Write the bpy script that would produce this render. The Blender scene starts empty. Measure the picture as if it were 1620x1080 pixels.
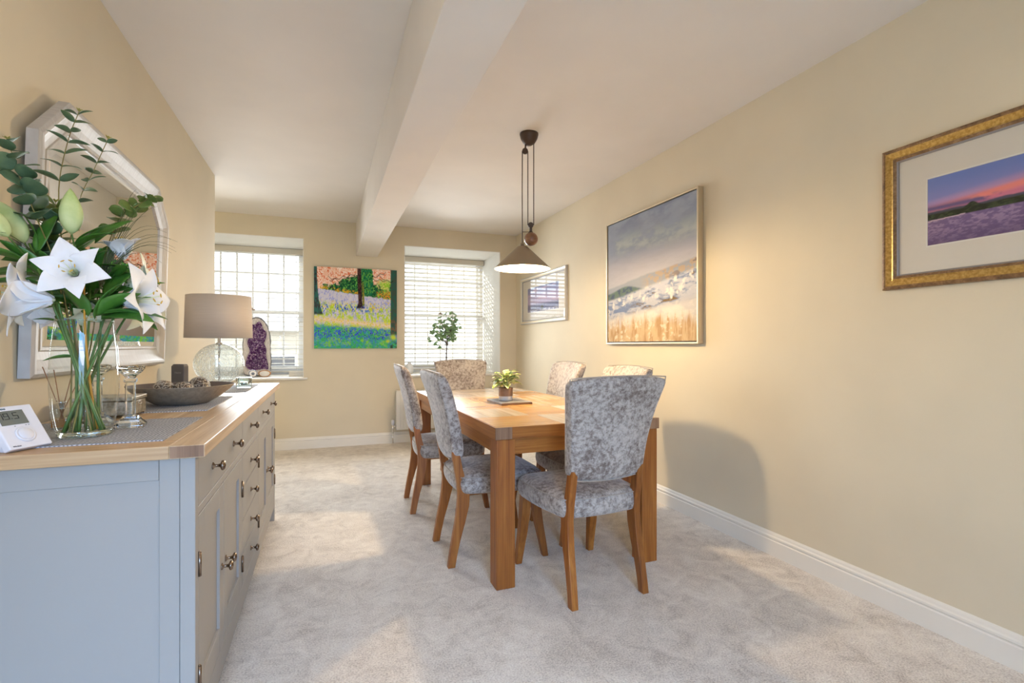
import bpy, bmesh, math, random
import numpy as np
from mathutils import Vector, Matrix
R = math.radians
PI = math.pi
sc = bpy.context.scene
C = sc.collection

# ------------------------------------------------------------ camera, light, exposure
CAM_Z = 1.157
YAW = R(20.5)
cam_data = bpy.data.cameras.new('camera')
cam_data.sensor_width = 36.0
cam_data.lens = 790 / 1620 * 36
cam_data.shift_y = 6 / 1620
cam_data.clip_start = 0.02
cam = bpy.data.objects.new('camera', cam_data)
C.objects.link(cam)
cam.location = (0, 0, CAM_Z)
cam.rotation_euler = (PI / 2, 0, -YAW)
sc.camera = cam

sc.view_settings.view_transform = 'Standard'
sc.view_settings.look = 'None'
sc.view_settings.gamma = 1.0
sc.view_settings.use_curve_mapping = False
sc.view_settings.exposure = 0.07

world = bpy.data.worlds.new('sky')
sc.world = world
world.use_nodes = True
wn = world.node_tree
wbg = wn.nodes['Background']
wbg.inputs[0].default_value = (0.86, 0.93, 1.0, 1)
wbg.inputs[1].default_value = 3.8


def lamp(name, kind, loc, rot, energy, color, **kw):
    d = bpy.data.lights.new(name, kind)
    d.energy = energy
    d.color = color
    for k, v in kw.items():
        setattr(d, k, v)
    o = bpy.data.objects.new(name, d)
    C.objects.link(o)
    o.location = loc
    o.rotation_euler = rot
    return o


lamp('sun', 'SUN', (0, 9, 6), Vector((0.80, -0.42, -0.25)).to_track_quat('-Z', 'Y').to_euler(), 9.0, (1.0, 0.95, 0.86), angle=R(1.0))
# daylight through the glazed doors of the wall behind the camera
lamp('daylight_back_doors', 'AREA', (0.05, -2.38, 1.35), (R(52), 0, R(-1)), 80, (0.27, 0.53, 1.0), shape='RECTANGLE', size=1.4, size_y=1.8, spread=R(95))
# daylight standing in the reveals of the two far windows
lamp('daylight_left_window', 'AREA', (-0.83, 6.06, 1.57), (R(-76), 0, 0), 30, (0.90, 0.95, 1.0), shape='RECTANGLE', size=1.08, size_y=1.42, spread=R(125))
lamp('daylight_right_window', 'AREA', (1.25, 6.06, 1.57), (R(-76), 0, R(6)), 26, (0.90, 0.95, 1.0), shape='RECTANGLE', size=0.68, size_y=1.42, spread=R(125))
# and a little of it between the panes and the blinds, so the slats and reveals catch it
lamp('daylight_left_panes', 'AREA', (-0.83, 6.80, 1.57), (R(-90), 0, 0), 1.5, (0.92, 0.96, 1.0), shape='RECTANGLE', size=1.08, size_y=1.42)
lamp('daylight_right_panes', 'AREA', (1.49, 6.80, 1.57), (R(-90), 0, 0), 2.8, (0.90, 0.95, 1.0), shape='RECTANGLE', size=1.08, size_y=1.42)
# added warm fill lamps under the ceiling, out of view, to brighten the room
for _p in ((0.9, -0.7, 5), (1.75, -0.7, 2.5), (0.15, 0.75, 7), (0.15, -0.7, 5)):
    lamp('warm_fill', 'AREA', (_p[0], _p[1], 2.56), (0, 0, 0), _p[2], (1.0, 0.80, 0.58), shape='DISK', size=0.5)
PENDANT_W = 54
PENDANT_COL = (1.0, 0.74, 0.42)


# ------------------------------------------------------------ materials
def mat(name, col=(0.8, 0.8, 0.8), rough=0.5, metal=0.0, spec=0.5, **kw):
    m = bpy.data.materials.new(name)
    m.use_nodes = True
    b = m.node_tree.nodes['Principled BSDF']
    b.inputs['Base Color'].default_value = (*col, 1)
    b.inputs['Roughness'].default_value = rough
    b.inputs['Metallic'].default_value = metal
    b.inputs['Specular IOR Level'].default_value = spec
    for k, v in kw.items():
        b.inputs[k].default_value = v
    return m


def nd(m, t, **kw):
    n = m.node_tree.nodes.new(t)
    for k, v in kw.items():
        if hasattr(n, k):
            setattr(n, k, v)
        else:
            n.inputs[k].default_value = v
    return n


def lk(m, a, b):
    m.node_tree.links.new(a, b)


def bsdf(m):
    return m.node_tree.nodes['Principled BSDF']


def coords(m, scale=(1, 1, 1), kind='Object', rot=(0, 0, 0), rnd=0.0):
    tc = nd(m, 'ShaderNodeTexCoord')
    mp = nd(m, 'ShaderNodeMapping')
    mp.inputs['Scale'].default_value = scale
    mp.inputs['Rotation'].default_value = rot
    lk(m, tc.outputs[kind], mp.inputs['Vector'])
    if rnd:
        oi = nd(m, 'ShaderNodeObjectInfo')
        mu = nd(m, 'ShaderNodeMath', operation='MULTIPLY')
        mu.inputs[1].default_value = rnd
        lk(m, oi.outputs['Random'], mu.inputs[0])
        lk(m, mu.outputs[0], mp.inputs['Location'])
    return mp.outputs['Vector']


def noise(m, vec, scale, detail=4, rough=0.5, dist=0.0):
    n = nd(m, 'ShaderNodeTexNoise')
    n.inputs['Scale'].default_value = scale
    n.inputs['Detail'].default_value = detail
    n.inputs['Roughness'].default_value = rough
    n.inputs['Distortion'].default_value = dist
    lk(m, vec, n.inputs['Vector'])
    return n.outputs['Fac']


def ramp(m, fac, stops):
    r = nd(m, 'ShaderNodeValToRGB')
    e = r.color_ramp.elements
    while len(e) < len(stops):
        e.new(0.5)
    for el, (p, c) in zip(e, stops):
        el.position = p
        el.color = (*c, 1)
    lk(m, fac, r.inputs['Fac'])
    return r.outputs['Color']


def bump(m, fac, strength=0.3, dist=0.002):
    b = nd(m, 'ShaderNodeBump')
    b.inputs['Strength'].default_value = strength
    b.inputs['Distance'].default_value = dist
    lk(m, fac, b.inputs['Height'])
    lk(m, b.outputs['Normal'], bsdf(m).inputs['Normal'])


def base(m, sock):
    lk(m, sock, bsdf(m).inputs['Base Color'])


def paint(name, col, rough=0.85, sc_=60, amt=0.03, bmp=0.05):
    m = mat(name, col, rough)
    v = coords(m)
    n = noise(m, v, 2.2, 3)
    lo = tuple(c * (1 - amt) for c in col)
    hi = tuple(min(1, c * (1 + amt)) for c in col)
    base(m, ramp(m, n, [(0.3, lo), (0.7, hi)]))
    bump(m, noise(m, v, sc_ * 4, 3), bmp, 0.001)
    return m


def wood(name, c1, c2, c3, axis=1, rough=0.42, scale=1.0, rnd=7.0, coat=0.0):
    m = mat(name, c2, rough)
    s = [14 * scale] * 3
    s[axis] = 0.9 * scale
    v = coords(m, tuple(s), rnd=rnd)
    n1 = noise(m, v, 2.0, 6, 0.6, 0.6)
    s2 = [90 * scale] * 3
    s2[axis] = 2.2 * scale
    n2 = noise(m, coords(m, tuple(s2), rnd=rnd), 1.5, 3, 0.5)
    mx = nd(m, 'ShaderNodeMath', operation='MULTIPLY_ADD')
    mx.inputs[1].default_value = 0.35
    lk(m, n2, mx.inputs[0])
    sc2 = nd(m, 'ShaderNodeMath', operation='MULTIPLY')
    sc2.inputs[1].default_value = 0.65
    lk(m, n1, sc2.inputs[0])
    lk(m, sc2.outputs[0], mx.inputs[2])
    col = ramp(m, mx.outputs[0], [(0.34, c1), (0.5, c2), (0.64, c3)])
    if rnd:
        oi = nd(m, 'ShaderNodeObjectInfo')
        hs = nd(m, 'ShaderNodeHueSaturation')
        mr = nd(m, 'ShaderNodeMapRange')
        mr.inputs['To Min'].default_value = 0.86
        mr.inputs['To Max'].default_value = 1.14
        lk(m, oi.outputs['Random'], mr.inputs['Value'])
        lk(m, mr.outputs[0], hs.inputs['Value'])
        lk(m, col, hs.inputs['Color'])
        col = hs.outputs['Color']
    base(m, col)
    bump(m, n2, 0.12, 0.001)
    if coat:
        bsdf(m).inputs['Coat Weight'].default_value = coat
        bsdf(m).inputs['Coat Roughness'].default_value = 0.25
    return m


M = {}
M['wall'] = paint('wall_paint', (0.70, 0.615, 0.455))
M['ceil'] = paint('ceiling_paint', (0.77, 0.725, 0.67), bmp=0.02)
M['gloss'] = paint('white_gloss_trim', (0.80, 0.76, 0.68), 0.38, bmp=0.0)
M['reveal'] = paint('reveal_paint', (0.84, 0.83, 0.80))
M['upvc'] = mat('white_window_paint', (0.82, 0.82, 0.82), 0.4)
M['slat'] = mat('blind_slat', (0.70, 0.66, 0.58), 0.5)
M['headrail'] = mat('blind_headrail', (0.62, 0.56, 0.45), 0.5)
M['cord'] = mat('blind_cord', (0.7, 0.68, 0.64), 0.8)
M['sideboard'] = paint('sideboard_paint', (0.355, 0.335, 0.305), 0.55, amt=0.015, bmp=0.02)
M['gap'] = mat('gap_shade', (0.08, 0.075, 0.065), 0.9)
M['pewter'] = mat('aged_pewter', (0.25, 0.19, 0.145), 0.25, 1.0)
M['chrome'] = mat('chrome', (0.85, 0.85, 0.87), 0.08, 1.0)
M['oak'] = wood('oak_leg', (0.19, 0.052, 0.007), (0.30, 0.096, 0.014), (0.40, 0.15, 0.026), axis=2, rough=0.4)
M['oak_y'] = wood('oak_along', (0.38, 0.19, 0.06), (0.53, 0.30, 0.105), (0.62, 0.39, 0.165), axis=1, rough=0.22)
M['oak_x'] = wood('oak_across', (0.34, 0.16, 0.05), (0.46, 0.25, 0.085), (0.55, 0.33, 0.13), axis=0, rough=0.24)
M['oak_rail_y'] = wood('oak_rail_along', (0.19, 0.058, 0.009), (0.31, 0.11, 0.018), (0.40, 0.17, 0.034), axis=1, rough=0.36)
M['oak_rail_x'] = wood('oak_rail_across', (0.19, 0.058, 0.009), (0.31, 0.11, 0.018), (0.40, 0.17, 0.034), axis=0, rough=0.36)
M['pale_y'] = wood('pale_oak_along', (0.38, 0.28, 0.18), (0.53, 0.43, 0.31), (0.64, 0.55, 0.43), axis=1, rough=0.2)
M['pale_x'] = wood('pale_oak_across', (0.28, 0.19, 0.115), (0.47, 0.37, 0.26), (0.60, 0.50, 0.38), axis=0, rough=0.2)
M['oak_end'] = wood('oak_end_grain', (0.17, 0.085, 0.04), (0.25, 0.135, 0.07), (0.33, 0.19, 0.105), axis=2, rough=0.55)
M['lightoak_y'] = wood('light_oak_along', (0.45, 0.29, 0.15), (0.60, 0.42, 0.245), (0.70, 0.53, 0.35), axis=1, rough=0.38)
M['lightoak_x'] = wood('light_oak_across', (0.37, 0.22, 0.10), (0.50, 0.32, 0.165), (0.60, 0.42, 0.24), axis=0, rough=0.42)

# carpet
m = mat('carpet', (0.55, 0.46, 0.36), 0.95, spec=0.1)
v = coords(m)
n1 = noise(m, v, 2.2, 6, 0.62, 0.8)
n2 = noise(m, v, 150, 3, 0.7)
n3 = noise(m, v, 9, 5, 0.65, 1.2)
a = nd(m, 'ShaderNodeMath', operation='MULTIPLY_ADD'); a.inputs[1].default_value = 0.5
b_ = nd(m, 'ShaderNodeMath', operation='MULTIPLY'); b_.inputs[1].default_value = 0.22
lk(m, n1, b_.inputs[0]); lk(m, n2, a.inputs[0]); lk(m, b_.outputs[0], a.inputs[2])
a2 = nd(m, 'ShaderNodeMath', operation='MULTIPLY_ADD'); a2.inputs[1].default_value = 0.28
lk(m, n3, a2.inputs[0]); lk(m, a.outputs[0], a2.inputs[2])
base(m, ramp(m, a2.outputs[0], [(0.37, (0.42, 0.355, 0.29)), (0.50, (0.75, 0.675, 0.585)), (0.63, (0.96, 0.90, 0.80))]))
bump(m, a2.outputs[0], 0.9, 0.012)
bsdf(m).inputs['Sheen Weight'].default_value = 0.25
M['carpet'] = m

# crushed velvet
m = mat('crushed_velvet', (0.5, 0.48, 0.47), 0.62, spec=0.25)
v = coords(m, rnd=5.0)
n1 = noise(m, v, 46, 9, 0.78, 0.2)
n2 = noise(m, v, 6, 3, 0.5)
a = nd(m, 'ShaderNodeMath', operation='MULTIPLY_ADD'); a.inputs[1].default_value = 0.25
b_ = nd(m, 'ShaderNodeMath', operation='MULTIPLY'); b_.inputs[1].default_value = 0.75
lk(m, n1, b_.inputs[0]); lk(m, n2, a.inputs[0]); lk(m, b_.outputs[0], a.inputs[2])
base(m, ramp(m, a.outputs[0], [(0.41, (0.17, 0.13, 0.11)), (0.485, (0.33, 0.285, 0.25)), (0.53, (0.46, 0.41, 0.365)), (0.63, (0.56, 0.505, 0.45))]))
bsdf(m).inputs['Sheen Weight'].default_value = 0.5
bsdf(m).inputs['Sheen Roughness'].default_value = 0.35
bump(m, n1, 0.25, 0.003)
M['velvet'] = m
M['piping'] = mat('velvet_piping', (0.42, 0.36, 0.30), 0.7)


def thin_glass(name, tint=(0.97, 0.985, 0.975), rough=0.0, ior=1.5, extra=0.0, bmp=None):
    m = bpy.data.materials.new(name)
    m.use_nodes = True
    t = m.node_tree
    t.nodes.remove(t.nodes['Principled BSDF'])
    out = t.nodes['Material Output']
    tr = nd(m, 'ShaderNodeBsdfTransparent'); tr.inputs[0].default_value = (*tint, 1)
    gl = nd(m, 'ShaderNodeBsdfGlossy'); gl.inputs['Roughness'].default_value = rough
    lw = nd(m, 'ShaderNodeLayerWeight'); lw.inputs['Blend'].default_value = 0.5
    pw_ = nd(m, 'ShaderNodeMath', operation='POWER'); pw_.inputs[1].default_value = 4.0
    lk(m, lw.outputs['Facing'], pw_.inputs[0])
    fr = nd(m, 'ShaderNodeMath', operation='MULTIPLY_ADD'); fr.inputs[1].default_value = 0.75; fr.inputs[2].default_value = (ior - 1) ** 2 / (ior + 1) ** 2
    lk(m, pw_.outputs[0], fr.inputs[0])
    mx = nd(m, 'ShaderNodeMixShader')
    if extra:
        ad = nd(m, 'ShaderNodeMath', operation='ADD'); ad.inputs[1].default_value = extra; ad.use_clamp = True
        lk(m, fr.outputs[0], ad.inputs[0]); lk(m, ad.outputs[0], mx.inputs[0])
    else:
        lk(m, fr.outputs[0], mx.inputs[0])
    lk(m, tr.outputs[0], mx.inputs[1]); lk(m, gl.outputs[0], mx.inputs[2])
    lk(m, mx.outputs[0], out.inputs['Surface'])
    if bmp:
        v = coords(m, bmp[0])
        n = noise(m, v, bmp[1], 3, 0.6)
        b = nd(m, 'ShaderNodeBump'); b.inputs['Strength'].default_value = bmp[2]; b.inputs['Distance'].default_value = 0.004
        lk(m, n, b.inputs['Height'])
        lk(m, b.outputs['Normal'], gl.inputs['Normal']); lk(m, b.outputs['Normal'], lw.inputs['Normal'])
        # crackle streaks: milky diffuse veins in the glass
        df = nd(m, 'ShaderNodeBsdfTranslucent'); df.inputs[0].default_value = (0.92, 0.95, 0.93, 1)
        df2 = nd(m, 'ShaderNodeBsdfDiffuse'); df2.inputs[0].default_value = (0.86, 0.90, 0.87, 1)
        ma = nd(m, 'ShaderNodeMixShader'); ma.inputs[0].default_value = 0.5
        lk(m, df.outputs[0], ma.inputs[1]); lk(m, df2.outputs[0], ma.inputs[2])
        rr = nd(m, 'ShaderNodeMapRange')
        rr.inputs['From Min'].default_value = 0.42; rr.inputs['From Max'].default_value = 0.68
        rr.inputs['To Min'].default_value = 0.10; rr.inputs['To Max'].default_value = 0.62
        lk(m, n, rr.inputs['Value'])
        m2 = nd(m, 'ShaderNodeMixShader')
        lk(m, rr.outputs[0], m2.inputs[0]); lk(m, mx.outputs[0], m2.inputs[1]); lk(m, ma.outputs[0], m2.inputs[2])
        lk(m, m2.outputs[0], out.inputs['Surface'])
    return m


M['pane'] = thin_glass('window_glass')
M['picture_glass'] = thin_glass('picture_glass', (0.99, 0.99, 0.99), ior=1.45)
M['vase'] = thin_glass('vase_glass', (0.955, 0.975, 0.965), ior=1.5)
M['globe'] = thin_glass('crackle_glass', (0.93, 0.96, 0.95), 0.05, 1.5, bmp=((9, 9, 1.6), 14, 0.5))
M['crystal'] = mat('crystal', (0.95, 0.97, 0.96), 0.02)
bsdf(M['crystal']).inputs['Transmission Weight'].default_value = 1.0
bsdf(M['crystal']).inputs['IOR'].default_value = 1.5
M['thickglass'] = mat('thick_glass', (0.80, 0.90, 0.84), 0.02)
bsdf(M['thickglass']).inputs['Transmission Weight'].default_value = 1.0
bsdf(M['thickglass']).inputs['IOR'].default_value = 1.45
M['mirror'] = mat('mirror_glass', (0.93, 0.94, 0.93), 0.0, 1.0)

m = mat('brushed_silver_frame', (0.62, 0.60, 0.57), 0.45, 0.25)
n = noise(m, coords(m, (60, 6, 6)), 3, 4)
base(m, ramp(m, n, [(0.35, (0.50, 0.48, 0.46)), (0.7, (0.58, 0.565, 0.545))]))
M['silver'] = m
m = mat('gilt_frame', (0.62, 0.43, 0.14), 0.34, 0.75)
n = noise(m, coords(m, (30, 30, 30)), 3, 5)
base(m, ramp(m, n, [(0.35, (0.42, 0.26, 0.07)), (0.6, (0.62, 0.42, 0.14)), (0.8, (0.74, 0.55, 0.24))]))
bump(m, n, 0.15, 0.002)
M['gilt'] = m
M['gilt_dark'] = wood('dark_gilt_edge', (0.10, 0.05, 0.02), (0.20, 0.11, 0.045), (0.32, 0.19, 0.09), axis=1, rough=0.4)
M['greyedge'] = mat('grey_silver_edge', (0.30, 0.29, 0.30), 0.45, 0.6)
M['champagne'] = mat('champagne_frame', (0.62, 0.52, 0.36), 0.38, 0.55)
M['black'] = mat('black_liner', (0.02, 0.02, 0.02), 0.6)
M['mount'] = paint('cream_mount_board', (0.74, 0.69, 0.60), 0.9)
M['bevel'] = mat('mount_bevel', (0.82, 0.80, 0.74), 0.8)
M['bronze'] = mat('pendant_bronze', (0.085, 0.055, 0.04), 0.42, 0.6)
M['shade_out'] = mat('pendant_shade_outside', (0.33, 0.25, 0.16), 0.4, 0.4)
M['shade_in'] = mat('pendant_shade_inside', (0.92, 0.88, 0.80), 0.5)
M['walnut'] = wood('walnut_ball', (0.16, 0.06, 0.025), (0.27, 0.12, 0.055), (0.36, 0.18, 0.09), axis=0, rough=0.3)
m = mat('bulb', (1, 1, 1), 0.3)
bsdf(m).inputs['Emission Color'].default_value = (1.0, 0.83, 0.55, 1)
bsdf(m).inputs['Emission Strength'].default_value = 14
M['bulb'] = m

m = mat('linen_shade', (0.50, 0.42, 0.33), 0.85)
v = coords(m)
n1 = noise(m, coords(m, (4, 4, 260)), 2, 2)
base(m, ramp(m, n1, [(0.3, (0.62, 0.52, 0.415)), (0.7, (0.67, 0.57, 0.46))]))
bump(m, n1, 0.2, 0.001)
bsdf(m).inputs['Sheen Weight'].default_value = 0.2
M['linen'] = m
M['shade_lining'] = mat('shade_lining', (0.8, 0.76, 0.68), 0.7)

m = mat('woven_mat', (0.35, 0.35, 0.36), 0.8)
w1 = nd(m, 'ShaderNodeTexWave', wave_type='BANDS', bands_direction='X'); w1.inputs['Scale'].default_value = 34; w1.inputs['Distortion'].default_value = 3.0
w2 = nd(m, 'ShaderNodeTexWave', wave_type='BANDS', bands_direction='Y'); w2.inputs['Scale'].default_value = 24; w2.inputs['Distortion'].default_value = 3.0
v = coords(m)
lk(m, v, w1.inputs['Vector']); lk(m, v, w2.inputs['Vector'])
mu = nd(m, 'ShaderNodeMath', operation='MULTIPLY'); lk(m, w1.outputs['Fac'], mu.inputs[0]); lk(m, w2.outputs['Fac'], mu.inputs[1])
base(m, ramp(m, mu.outputs[0], [(0.0, (0.20, 0.205, 0.225)), (0.25, (0.36, 0.37, 0.40)), (0.8, (0.62, 0.63, 0.67))]))
bump(m, mu.outputs[0], 0.5, 0.002)
M['woven'] = m

m = mat('bronze_bowl', (0.24, 0.19, 0.14), 0.42, 0.35)
n1 = noise(m, coords(m), 60, 5, 0.7)
base(m, ramp(m, n1, [(0.35, (0.33, 0.27, 0.195)), (0.7, (0.50, 0.41, 0.30))]))
bump(m, n1, 0.3, 0.001)
M['bowl'] = m
M['bowl_in'] = mat('bowl_inside', (0.13, 0.105, 0.095), 0.5, 0.3)
m = mat('rattan_ball', (0.3, 0.24, 0.17), 0.35, 0.25)
vo = nd(m, 'ShaderNodeTexVoronoi', feature='DISTANCE_TO_EDGE'); vo.inputs['Scale'].default_value = 90
lk(m, coords(m, rnd=3), vo.inputs['Vector'])
base(m, ramp(m, vo.outputs['Distance'], [(0.0, (0.03, 0.02, 0.015)), (0.12, (0.14, 0.09, 0.055)), (0.3, (0.50, 0.42, 0.32))]))
bump(m, vo.outputs['Distance'], 0.9, 0.004)
M['ball'] = m
M['ball_strand'] = mat('ball_strand', (0.55, 0.47, 0.36), 0.35, 0.35)
M['white_plastic'] = mat('white_plastic', (0.78, 0.77, 0.80), 0.4)
M['lcd'] = mat('lcd_screen', (0.185, 0.19, 0.155), 0.25)
M['lcd_digit'] = mat('lcd_digit', (0.035, 0.035, 0.03), 0.4)
M['ink'] = mat('teal_ink', (0.03, 0.09, 0.12), 0.5)
M['ink_dark'] = mat('dark_ink', (0.08, 0.08, 0.1), 0.5)
M['charcoal'] = mat('charcoal_box', (0.12, 0.115, 0.12), 0.45)
M['pale_print'] = mat('pale_print', (0.42, 0.40, 0.36), 0.6)
m = mat('tarnished_silver_box', (0.55, 0.52, 0.44), 0.35, 0.6)
n1 = noise(m, coords(m), 55, 5, 0.7)
base(m, ramp(m, n1, [(0.4, (0.36, 0.32, 0.24)), (0.6, (0.66, 0.62, 0.53))]))
bump(m, n1, 0.5, 0.003)
M['boxsilver'] = m
M['reed'] = mat('copper_reed', (0.36, 0.17, 0.08), 0.6)
M['scent'] = mat('amber_oil', (0.75, 0.38, 0.12), 0.1)
bsdf(M['scent']).inputs['Transmission Weight'].default_value = 0.6
M['radiator'] = mat('radiator_enamel', (0.80, 0.77, 0.70), 0.35)


def leafmat(name, c1, c2, rough=0.45, sc_=20, trans=0.0):
    m = mat(name, c1, rough)
    n = noise(m, coords(m, rnd=3), sc_, 4, 0.6)
    base(m, ramp(m, n, [(0.3, c1), (0.7, c2)]))
    if trans:
        bsdf(m).inputs['Subsurface Weight'].default_value = trans
        bsdf(m).inputs['Subsurface Radius'].default_value = (0.01, 0.01, 0.006)
    return m


M['leaf'] = leafmat('lily_leaf', (0.035, 0.13, 0.018), (0.09, 0.25, 0.03), 0.4)
M['stemg'] = leafmat('green_stem', (0.05, 0.13, 0.02), (0.12, 0.22, 0.04))
M['stemb'] = leafmat('brown_stem', (0.20, 0.13, 0.04), (0.25, 0.24, 0.06))
M['stemo'] = mat('orange_stem', (0.62, 0.30, 0.03), 0.5)
M['euc'] = leafmat('eucalyptus_leaf', (0.055, 0.12, 0.065), (0.14, 0.23, 0.115), 0.5)
M['euc_y'] = leafmat('eucalyptus_leaf_olive', (0.09, 0.16, 0.035), (0.21, 0.27, 0.06), 0.5)
M['tip'] = leafmat('young_tip', (0.42, 0.38, 0.08), (0.55, 0.50, 0.16))
M['petal'] = leafmat('white_petal', (0.80, 0.80, 0.80), (0.88, 0.88, 0.90), 0.5, 8, 0.15)
M['petal_y'] = leafmat('cream_petal', (0.76, 0.76, 0.52), (0.85, 0.85, 0.70), 0.5, 8, 0.15)
M['bud'] = leafmat('green_bud', (0.42, 0.55, 0.18), (0.66, 0.74, 0.36), 0.5, 14)
M['stamen'] = leafmat('stamen', (0.66, 0.72, 0.42), (0.74, 0.78, 0.55))
M['anther'] = mat('orange_anther', (0.62, 0.40, 0.06), 0.7)
M['grass'] = leafmat('dark_grass', (0.04, 0.06, 0.02), (0.10, 0.11, 0.04))
m = leafmat('variegated_leaf', (0.10, 0.25, 0.03), (0.55, 0.68, 0.25), 0.45)
m = M['hosta'] = mat('variegated_leaf2', (0.4, 0.5, 0.1), 0.4)
w1 = nd(m, 'ShaderNodeTexNoise'); w1.inputs['Scale'].default_value = 60
lk(m, coords(m, (1, 1, 1), rnd=4), w1.inputs['Vector'])
base(m, ramp(m, w1.outputs['Fac'], [(0.36, (0.05, 0.16, 0.02)), (0.45, (0.34, 0.46, 0.06)), (0.55, (0.78, 0.80, 0.36))]))
M['euc_l'] = leafmat('sill_plant_leaf', (0.20, 0.36, 0.15), (0.42, 0.58, 0.32), 0.5, 20, 0.1)
M['bark'] = mat('thin_bark', (0.13, 0.10, 0.08), 0.8)
M['pot_brown'] = leafmat('brown_stoneware', (0.24, 0.135, 0.075), (0.32, 0.19, 0.11), 0.6)
M['pot_white'] = mat('white_glaze', (0.72, 0.70, 0.66), 0.35)
M['soil'] = mat('soil', (0.05, 0.035, 0.025), 0.95)
M['slate'] = leafmat('slate_board', (0.15, 0.14, 0.14), (0.27, 0.26, 0.26), 0.35)
M['board_edge'] = wood('board_edge', (0.12, 0.06, 0.03), (0.22, 0.12, 0.06), (0.3, 0.18, 0.1), axis=0)
m = mat('amethyst', (0.2, 0.05, 0.3), 0.12)
n1 = noise(m, coords(m), 55, 3, 0.7)
base(m, ramp(m, n1, [(0.36, (0.06, 0.012, 0.09)), (0.50, (0.19, 0.075, 0.24)), (0.60, (0.50, 0.36, 0.50)), (0.70, (0.80, 0.72, 0.76))]))
M['amethyst'] = m
m = mat('geode_band', (0.7, 0.66, 0.64), 0.45)
n1 = noise(m, coords(m, (60, 10, 10)), 2, 4, 0.6)
base(m, ramp(m, n1, [(0.35, (0.48, 0.42, 0.40)), (0.65, (0.78, 0.74, 0.70))]))
bump(m, n1, 0.6, 0.006)
M['quartz'] = m
m = mat('geode_rock', (0.2, 0.2, 0.22), 0.9)
n1 = noise(m, coords(m), 30, 6, 0.7)
base(m, ramp(m, n1, [(0.35, (0.12, 0.12, 0.13)), (0.65, (0.34, 0.33, 0.33))]))
bump(m, n1, 0.8, 0.01)
M['rock'] = m
M['agate_o'] = leafmat('orange_agate', (0.45, 0.18, 0.05), (0.62, 0.32, 0.12), 0.25)
M['agate_g'] = leafmat('grey_agate', (0.10, 0.11, 0.14), (0.24, 0.25, 0.30), 0.25)
M['agate_w'] = mat('white_agate', (0.78, 0.74, 0.70), 0.25)
M['stone'] = leafmat('far_stone_wall', (0.50, 0.44, 0.36), (0.62, 0.56, 0.47), 0.9, 3)
M['rooftile'] = leafmat('far_roof', (0.42, 0.40, 0.41), (0.50, 0.47, 0.48), 0.9, 6)
M['ground'] = leafmat('paved_yard', (0.36, 0.34, 0.31), (0.44, 0.42, 0.38), 0.9, 2)

m = mat('picture_print', (1, 1, 1), 0.75, spec=0.2)
at_ = nd(m, 'ShaderNodeVertexColor'); at_.layer_name = 'print'
base(m, at_.outputs['Color'])
M['print'] = m
m = mat('canvas_print', (1, 1, 1), 0.8, spec=0.2)
at_ = nd(m, 'ShaderNodeVertexColor'); at_.layer_name = 'print'
base(m, at_.outputs['Color'])
bump(m, noise(m, coords(m, (1, 1, 1)), 90, 4, 0.7), 0.25, 0.003)
M['canvas'] = m


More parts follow.
